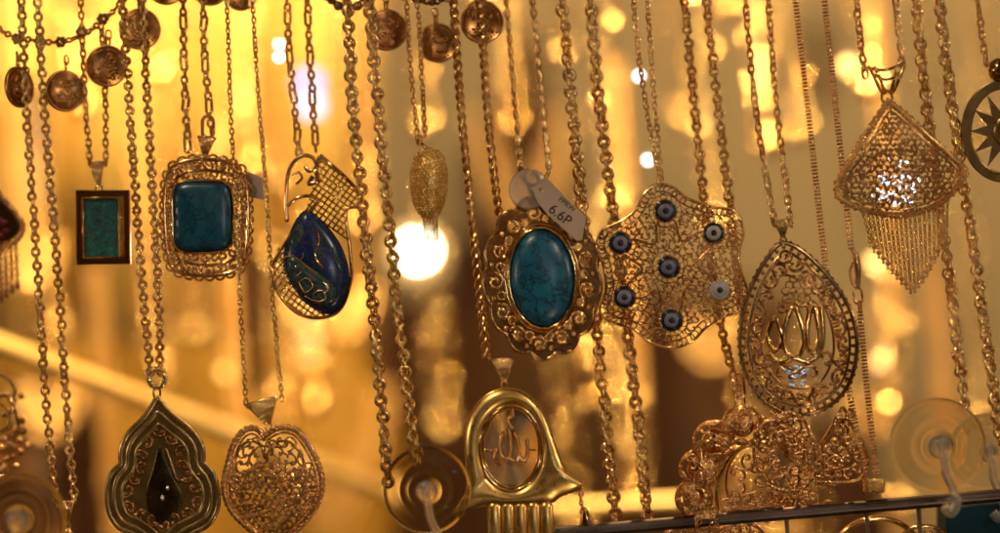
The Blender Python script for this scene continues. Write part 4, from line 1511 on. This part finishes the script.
mb = MB()
twist_wire(mb, heart, 2.1, 11, True)
mb.tube(inset(heart, 5), 1.2, 5, True)
mb.build('rope_rim', RED, K)
mb = MB()
scroll_fill(mb, inset(heart, 7), 9.4, 11.0, 1.15, lambda x, y: math.atan2(y - 470, x - 271) + PI / 2, hdome, 21, lambda x, y: y < 478)
scroll_fill(mb, inset(heart, 6), 6.6, 8.0, 1.0, lambda x, y: math.atan2(y - 470, x - 271) + PI / 2, hdome, 22, lambda x, y: y >= 474)
h2 = smooth_path([(266, 458), (274, 443), (290, 442), (302, 456), (306, 478), (296, 506), (274, 530), (248, 510), (235, 480), (238, 452), (250, 441), (262, 446)], 6, True)
mb.tube(h2, 1.4, 6, True, dome=hdome)
in8 = inset(heart, 7)
for i in range(260):
    x, y = random.uniform(228, 318), 470 + 66 * random.random()
    if inside(in8, x, y):
        mb.ball((x, y, float(hdome(x, y)) + 0.5), random.uniform(1.0, 1.9), nu=6, nv=4)
mb.build('lace', BRONZE, K)
mb = MB()
for (pp, st_) in (([(232, 482), (246, 472), (262, 466), (280, 466), (296, 472)], 5.4), ([(233, 490), (248, 481), (264, 475), (282, 476)], 5.4), ([(236, 506), (250, 503), (268, 504), (284, 512)], 5.6), ([(244, 518), (258, 514), (272, 516)], 5.4)):
    beads_along(mb, smooth_path(pp, 8), st_, 2.5, False, hdome, 1.0, (8, 6))
for rr in (7, 13, 18):
    beads_along(mb, ellipse(300, 490, rr, rr * 1.25, 28), 5.4, 2.4, True, hdome, 1.0, (8, 6))
mb.build('bead_row', RED, K)
bail(K, (262, 402), (268, 424), 30, GOLD, 6)

# --- open hand (hamsa)
K = pend('hand_pendant', 'smooth gold open hand pendant with an oval window of script', 503, 356, -0.008)
hand = smooth_path([(508, 391), (526, 396), (541, 412), (551, 438), (559, 460), (570, 476), (584, 484), (578, 490), (562, 493), (553, 500), (551, 520), (551, 560), (487, 560), (486, 520), (484, 500), (470, 494), (452, 492), (444, 486), (456, 480), (465, 468), (466, 440), (473, 416), (488, 397)], 6, True)
mb = MB()
# padded body: rings between the outline and the window, swelling in between
nn = 120
ang = np.linspace(0, 2 * PI, nn, endpoint=False)


def ray_hit(poly, cx, cy, a):
    best = None
    dx, dy = math.cos(a), math.sin(a)
    n = len(poly)
    for i in range(n):
        x1, y1 = poly[i][0] - cx, poly[i][1] - cy
        x2, y2 = poly[(i + 1) % n][0] - cx, poly[(i + 1) % n][1] - cy
        ex, ey = x2 - x1, y2 - y1
        den = dx * ey - dy * ex
        if abs(den) < 1e-9: continue
        t = (x1 * ey - y1 * ex) / den
        u = (x1 * dy - y1 * dx) / den
        if t > 0 and -1e-6 <= u <= 1 + 1e-6 and (best is None or t < best): best = t
    return best or 40.0


upper = smooth_path([(506, 388), (526, 393), (542, 409), (553, 436), (561, 460), (570, 475), (584, 484), (576, 491), (560, 497), (552, 503), (530, 505), (505, 506), (486, 506), (470, 510), (454, 516), (448, 512), (460, 502), (466, 484), (464, 440), (471, 412), (487, 394)], 6, True)
outr = [ray_hit(upper, 511, 448, a) for a in ang]
ringsn = 9
v = []
for k in range(ringsn):
    t = k / (ringsn - 1)
    for i, a in enumerate(ang):
        rw = 1 / math.sqrt((math.cos(a) / 31) ** 2 + (math.sin(a) / 42.5) ** 2)
        r_ = rw + (outr[i] - rw) * t
        v.append((511 + r_ * math.cos(a), 448 + r_ * math.sin(a), 2 + 6.5 * math.sin(PI * (0.06 + 0.90 * t)) ** 0.7))
for i, a in enumerate(ang):   # back skin
    v.append((511 + outr[i] * math.cos(a), 448 + outr[i] * math.sin(a), -4))
for i, a in enumerate(ang):
    rw = 1 / math.sqrt((math.cos(a) / 31) ** 2 + (math.sin(a) / 42.5) ** 2)
    v.append((511 + rw * math.cos(a), 448 + rw * math.sin(a), -4))
f = []
tot = ringsn + 2
for k in range(tot):
    k2 = (k + 1) % tot
    for i in range(nn):
        j = (i + 1) % nn
        f.append((k * nn + i, k * nn + j, k2 * nn + j, k2 * nn + i))
mb.add(v, f)
mb.build('palm', SATIN, K)
mb = MB(); mb.tube(ellipse(511, 448, 31, 42.5, 48, h=4.5), 2.0, 8, True); mb.tube(ellipse(511, 448, 28, 39, 48, h=2), 1.0, 6, True); mb.build('window_rim', GOLD, K)
mb = MB(); mb.dome(ellipse(511, 448, 29, 40.5, 44), 3, -3.0, 6, 2.4); mb.build('window_pane', AMBERG, K)
for i, (x0, x1) in enumerate(((487, 500), (500.5, 513), (513.5, 526), (526.5, 539), (539.5, 552))):
    mb = MB()
    xm, hw = (x0 + x1) / 2, (x1 - x0) / 2 + 0.5
    mb.tube(arr([(xm, 500, 1), (xm + 0.6, 507, 3.0), (xm + 1.5, 530, 3.0), (xm + 2, 572, 2)]), [hw * 0.8, hw, hw, hw * 0.8], 12, False, 0.6)
    mb.build('finger', SATIN, K)
mb = MB()
for pth in ([(503, 428), (500, 440), (502, 452), (508, 455), (511, 446), (510, 430), (507, 424)],
            [(511, 455), (516, 458), (519, 450), (518, 436), (515, 430)],
            [(519, 452), (525, 457), (528, 446), (527, 436)],
            [(496, 446), (494, 455), (500, 460)],
            [(512, 424), (508, 416), (513, 412)]):
    beads_along(mb, smooth_path([(a, b + 4, 2.0) for a, b in pth], 7), 2.8, 2.0)
    mb.tube(smooth_path([(a, b + 4, 0.5) for a, b in pth], 5), 2.1, 5)
mb.tube(arr([(511, 404, 1), (512, 410, 1), (511, 416, 1)]), 3.0, 6)
mb.tube(arr([(480, 450, 0), (496, 450, 0)]), 1.0, 5)
mb.tube(arr([(527, 450, 0), (542, 450, 0)]), 1.0, 5)
mb.build('script', RED, K)
bail(K, (503, 360), (504, 382), 22, RED, 5)

# small chain with a leaf charm at the tip of the hand
K = thing('charm_tassel', 'small dark leaf charm on a short chain at the tip of the hand pendant', 'charm', 581, 490, -0.004)
mb = MB(); mb.chain([(581, 490), (581, 500), (583, 520)], 'rolo', 6, 4.2); mb.build('strand', RED, K)
mb = MB(); mb.dome(smooth_path([(584, 507), (592, 518), (600, 536), (585, 540), (579, 526)], 5, True), 4, 0); mb.build('leaf', RED, K)

# --- flower brooch of lace balls
K = pend('flower_brooch_pendant', 'copper flower pendant ringed with lace balls at the lower right', 738, 392, -0.002)


def lace_ball(c, r, seed):
    g = random.Random(seed)
    mb = MB()
    mb.ball((c[0], c[1], c[2]), r * 0.62, nu=12, nv=8)
    for i in range(64):
        u = g.uniform(-1, 1); ph = g.uniform(0, 2 * PI)
        sx = math.sqrt(1 - u * u)
        nrm = np.array([sx * math.cos(ph), u, sx * math.sin(ph)])
        if nrm[2] < -0.35: continue
        cen = np.array([c[0], c[1], c[2]]) + nrm * r * 0.95
        tt = np.cross(nrm, np.array([0.3, 0.5, 0.8])); tt /= np.linalg.norm(tt)
        mb.ring(cen, tt, nrm, r * 0.23, r * 0.23, r * 0.060, 10, 5)
        mb.ball(cen + nrm * 0.4, r * 0.075, nu=5, nv=4)
    return mb


for i, (x, y, r_, h_) in enumerate(((742, 425, 20, 2), (714, 441, 21, 3), (699, 469, 20, 2), (694, 498, 19, 1), (706, 520, 16, 0), (774, 428, 19, -4), (800, 446, 18, -8))):
    lace_ball((x, y, h_), r_, i + 50).build('lace_ball', RED, K)
mb = MB()
mb.tube(smooth_path([(790, 440, 4), (764, 441, 6), (738, 449, 7), (722, 469, 7), (716, 492, 7), (718, 512, 6)], 8), 1.9, 6)
mb.tube(ellipse(752, 482, 26, 36, 36, 0, h=0), 1.4, 6, True)
mb.build('ring_frame', GOLD, K)
for (x, y, r_, h_) in ((738, 508, 17, 3), (826, 472, 16, -10), (800, 498, 17, -6), (770, 506, 16, 1)):
    mb = MB()
    for i in range(7):
        a = i / 7 * 2 * PI
        px_, py_ = x + r_ * 0.55 * math.cos(a), y + r_ * 0.55 * math.sin(a)
        mb.tube(ellipse(px_, py_, r_ * 0.50, r_ * 0.30, 16, a, h=h_), 1.3, 5, True)
        mb.tube(spiral(px_, py_, r_ * 0.24, 1.0, a, 1.2, 14, h_ + 1), 1.2, 5)
    mb.ball((x, y, h_ + 1), r_ * 0.2, nu=8, nv=6)
    mb.build('lace_rosette', RED, K)
mb = MB()
for i in range(7):
    a = i / 7 * 2 * PI
    mb.tube(scroll(750 + 13 * math.cos(a), 482 + 20 * math.sin(a), 15, a, 1 if i % 2 else -1), 1.5, 6)
mb.build('lace', RED, K)
mb = MB()
mb.ring(np.array([739.0, 386, 0]), np.array([0.1, 1.0, 0]), np.array([0.2, 0, 1]), 12, 5.4, 2.2)
mb.ring(np.array([740.0, 401, 0]), np.array([0.1, 1.0, 0]), np.array([0.3, 0, 1]), 7, 5.0, 1.6)
mb.build('bail', RED, K)

# --- round lace pendant and triangle
K = pend('round_lace_pendant', 'copper scroll lace pendant hanging under the openwork drop', 790, 412, -0.008)
ov = smooth_path([(784, 413), (802, 418), (812, 438), (820, 455), (812, 480), (798, 490), (775, 488), (760, 474), (754, 452), (760, 428)], 6, True)
mb = MB(); mb.tube(ov, 1.9, 6, True); beads_along(mb, ov, 7, 2.5, True); mb.build('rim', RED, K)
mb = MB()
for i, c in enumerate(resample(offset(ov, 9), 11, True)):
    mb.tube(scroll(c[0], c[1], 15, i * 1.2, 1 if i % 2 else -1) + np.array([0, 0, 1.5]), 1.8, 6)
for i, c in enumerate(resample(offset(ov, 20), 10, True)):
    mb.tube(spiral(c[0], c[1], 6.5, 1, i, 1.2, 16, 2), 1.8, 6)
mb.build('scroll_lace', RED, K)
K = pend('triangular_lace_pendant', 'triangular lace pendant hanging under the right of the openwork drop', 842, 408, 0.0)
tri_ = smooth_path([(843, 408), (852, 426), (864, 446), (868, 464), (858, 480), (832, 482), (806, 478), (810, 462), (824, 440), (836, 420)], 6, True)
mb = MB(); mb.tube(tri_, 1.8, 6, True); beads_along(mb, tri_, 6.5, 2.2, True); mb.build('rim', RED, K)
mb = MB()
for i, c in enumerate(resample(offset(tri_, 10), 10, True)):
    mb.tube(spiral(c[0], c[1], 6.0, 1, i * 2, 1.3, 18, 2), 1.7, 6)
for i, c in enumerate(resample(inset(tri_, 20), 10, True)):
    mb.tube(spiral(c[0], c[1], 5.0, 1, i * 2, 1.3, 18, 0), 1.7, 6)
mb.build('scroll_lace', RED, K)
K = pend('small_scroll_charm', 'tiny scroll charm tucked behind the dark rail', 770, 490, 0.004)
mb = MB()
for i in range(7):
    mb.tube(spiral(745 + i * 14, 505 + (i % 2) * 6, 8, 1.5, i, 1.3, 18, i % 3), 1.6, 5)
mb.build('scrollwork', RED, K)

# --- fringed pendant cut by the left edge
K = pend('garnet_fan_pendant', 'red stoned fringed pendant cut off by the left edge', -20, 170, 0.036)
gf = smooth_path([(-30, 160), (-10, 184), (10, 206), (22, 224), (18, 238), (0, 250), (-20, 256), (-44, 250), (-50, 220)], 6, True)
mb = MB(); mb.prism(gf, -2, 1); twist_wire(mb, gf, 2.2, 10, True); beads_along(mb, gf, 7, 2.6, True); mb.build('rope_rim', RED, K)
mb = MB()
for i in range(26):
    x, y = random.uniform(-30, 14), random.uniform(200, 246)
    if inside(offset(gf, 5), x, y): mb.dome(ellipse(x, y, 4.2, 3.6, 12), 3.2, 1.0, 4)
mb.build('stone', RUBY, K)
for i in range(8):
    mb = MB()
    x0 = -22 + i * 5.4; L = 62 - i * 4.4
    mb.chain([(x0, 250 - i * 1.6), (x0 + 2, 250 + L)], 'cable', 4.4, 3.2)
    mb.ball((x0 + 2, 253 + L, 0), 3.6, 0.8, 1.6, 0.8)
    mb.build('fringe_strand', RED, K)

# --- beaded earring bottom left
K = thing('beaded_earring', 'coil and bead gold earring in the lower left corner', 'earring', 4, 375, 0.040)
mb = MB()
mb.tube(smooth_path([(-20, 366, 0), (-4, 372, 2), (10, 380, 3), (16, 392, 2), (10, 402, 0)], 6), 2.2, 6)
mb.tube(ellipse(4, 405, 10, 10, 24), 2.6, 7, True)
mb.tube(ellipse(-4, 418, 14, 14, 24), 2.0, 7, True)
mb.tube(smooth_path([(8, 396, 0), (16, 410, 2), (20, 430, 2), (18, 446, 0)], 6), 1.8, 6)
mb.build('coil', GOLD, K)
mb = MB()
for (x, y, r_) in ((10, 379, 3), (21, 396, 3.4), (14, 401, 3), (23, 420, 4), (24, 430, 4.4), (17, 429, 3.6), (5, 438, 4), (10, 444, 4), (27, 446, 3.6), (16, 447, 4), (21, 452, 4), (14, 456, 3.5), (8, 458, 3.6), (16, 466, 3), (2, 448, 4), (-4, 440, 5), (-2, 456, 5), (20, 440, 3.6), (12, 434, 3.4)):
    mb.ball((x, y, random.uniform(-3, 4)), r_, nu=10, nv=8)
mb.build('bead_cluster', RED, K)
mb = MB(); mb.dome(ellipse(-2, 470, 10, 16, 20), 8, 0); mb.build('drop', RED, K)

# small bail of the leftmost long chain
K = pend('plain_bail_pendant', 'small triangular bail at the foot of the leftmost long chain', 65, 500, 0.008)
bail(K, (65, 503), (67, 524), 20, RED, 5)
mb = MB(); mb.dome(smooth_path([(67, 528), (76, 538), (80, 552), (67, 566), (54, 552), (58, 538)], 5, True), 5, 0); mb.build('drop', RED, K)

# ================================================================== SUCTION CUPS
def suction(x, y, r, d, label, hook=True):
    K = thing('suction_cup', label, 'suction cup', x, y, d, 'clear suction cups')
    mb = MB()
    mb.lathe([(0.5, 0), (r * 0.50, 0.3), (r * 0.9, -1.5), (r, -3), (r, -1.6), (r * 0.96, 0.6), (r * 0.90, 1.6), (r * 0.80, 2.0), (r * 0.74, 3.2), (r * 0.66, 3.0), (r * 0.56, 3.4), (r * 0.48, 6.5), (r * 0.42, 5.5), (r * 0.30, 7.5), (r * 0.24, 12), (0.5, 12.5)], (x, y, 0), 56)
    mb.build('cup_disc', SILI, K)
    mb = MB()
    mb.lathe([(0.5, 12.6), (r * 0.22, 12.6), (r * 0.25, 16), (r * 0.20, 19), (0.5, 20)], (x, y, 0), 28)
    mb.build('knob', HOOKM, K)
    if hook:
        mb = MB()
        mb.tube(smooth_path([(x - 2, y - 6, 17), (x + 1, y + 8, 21), (x + 4, y + 26, 22), (x + 10, y + 40, 24), (x + 14, y + 54, 28), (x + 8, y + 64, 32), (x + 1, y + 58, 34)], 7), [3.4] * 8 + [4.2] * 16 + [5.2] * 19, 10)
        mb.build('hook', HOOKM, K)
    return K


suction(427, 490, 44, -0.022, 'clear round suction cup left of the hand pendant')
suction(938, 446, 48, -0.028, 'clear suction cup whose hook holds up the dark rail')
suction(986, 452, 38, 0.030, 'smaller clear suction cup at the right edge behind the hooked one')
suction(20, 520, 46, -0.060, 'blurred clear suction cup in the lower left corner', False)

# ================================================================== RAIL
rod('display_rail', 'dark steel rail across the lower right corner', 'rail', (500, 538), -0.004, (1040, 492), -0.004, 6.6, STEEL)
KT = thing('rail_prong', 'short dark prong under the rail, left of the ring', 'prong', 786, 520, -0.003, 'prongs under the rail')
mb = MB(); mb.tube(smooth_path([(786, 516, 0), (787, 528, 1), (788, 545, 4), (792, 552, 9)], 5), 2.2, 6); mb.build('wire', STEEL, KT)
KT = thing('rail_prong', 'short dark prong under the rail, right of the ring', 'prong', 918, 506, -0.003, 'prongs under the rail')
mb = MB(); mb.tube(smooth_path([(918, 503, 0), (919, 516, 1), (920, 533, 4), (924, 545, 9)], 5), 2.2, 6); mb.build('wire', STEEL, KT)
KT = thing('rail_prong', 'short dark prong under the rail, crossing the ring', 'prong', 866, 512, -0.003, 'prongs under the rail')
mb = MB(); mb.tube(smooth_path([(866, 508, 0), (867, 520, 1), (868, 536, 4), (872, 546, 9)], 5), 2.2, 6); mb.build('wire', STEEL, KT)
K = thing('gold_bangle', 'bright gold bangle peeping up under the rail', 'bangle', 880, 560, 0.012)
mb = MB(); mb.tube(ellipse(878, 558, 44, 40, 48), 3.0, 8, True, 2.2); mb.build('band', GOLD, K)
for k_, (bx, by, br) in enumerate(((690, 560, 36), (740, 552, 30), (925, 560, 34))):
    K = thing('scroll_earring', ['copper scroll earring under the rail below the flower pendant', 'copper scroll earring under the rail left of the bangle', 'copper scroll earring under the rail right of the bangle'][k_], 'earring', bx, by - br, 0.010, 'earrings under the rail')
    mb = MB()
    mb.tube(ellipse(bx, by, br, br, 40), 2.0, 6, True)
    for i in range(14):
        a = i / 14 * 2 * PI
        mb.tube(spiral(bx + br * 0.76 * math.cos(a), by + br * 0.76 * math.sin(a), br * .2, 1.4, a, 1.3, 16), 1.5, 5)
    mb.build('scroll_ring', RED, K)
K = thing('velvet_box', 'dark blue velvet box in the lower right corner under the rail', 'box', 985, 560, 0.02)
mb = MB(); mb.prism([(946, 508), (1040, 500), (1040, 580), (946, 580)], -60, 0, bev=2.0); mb.build('box_body', TEALC, K)
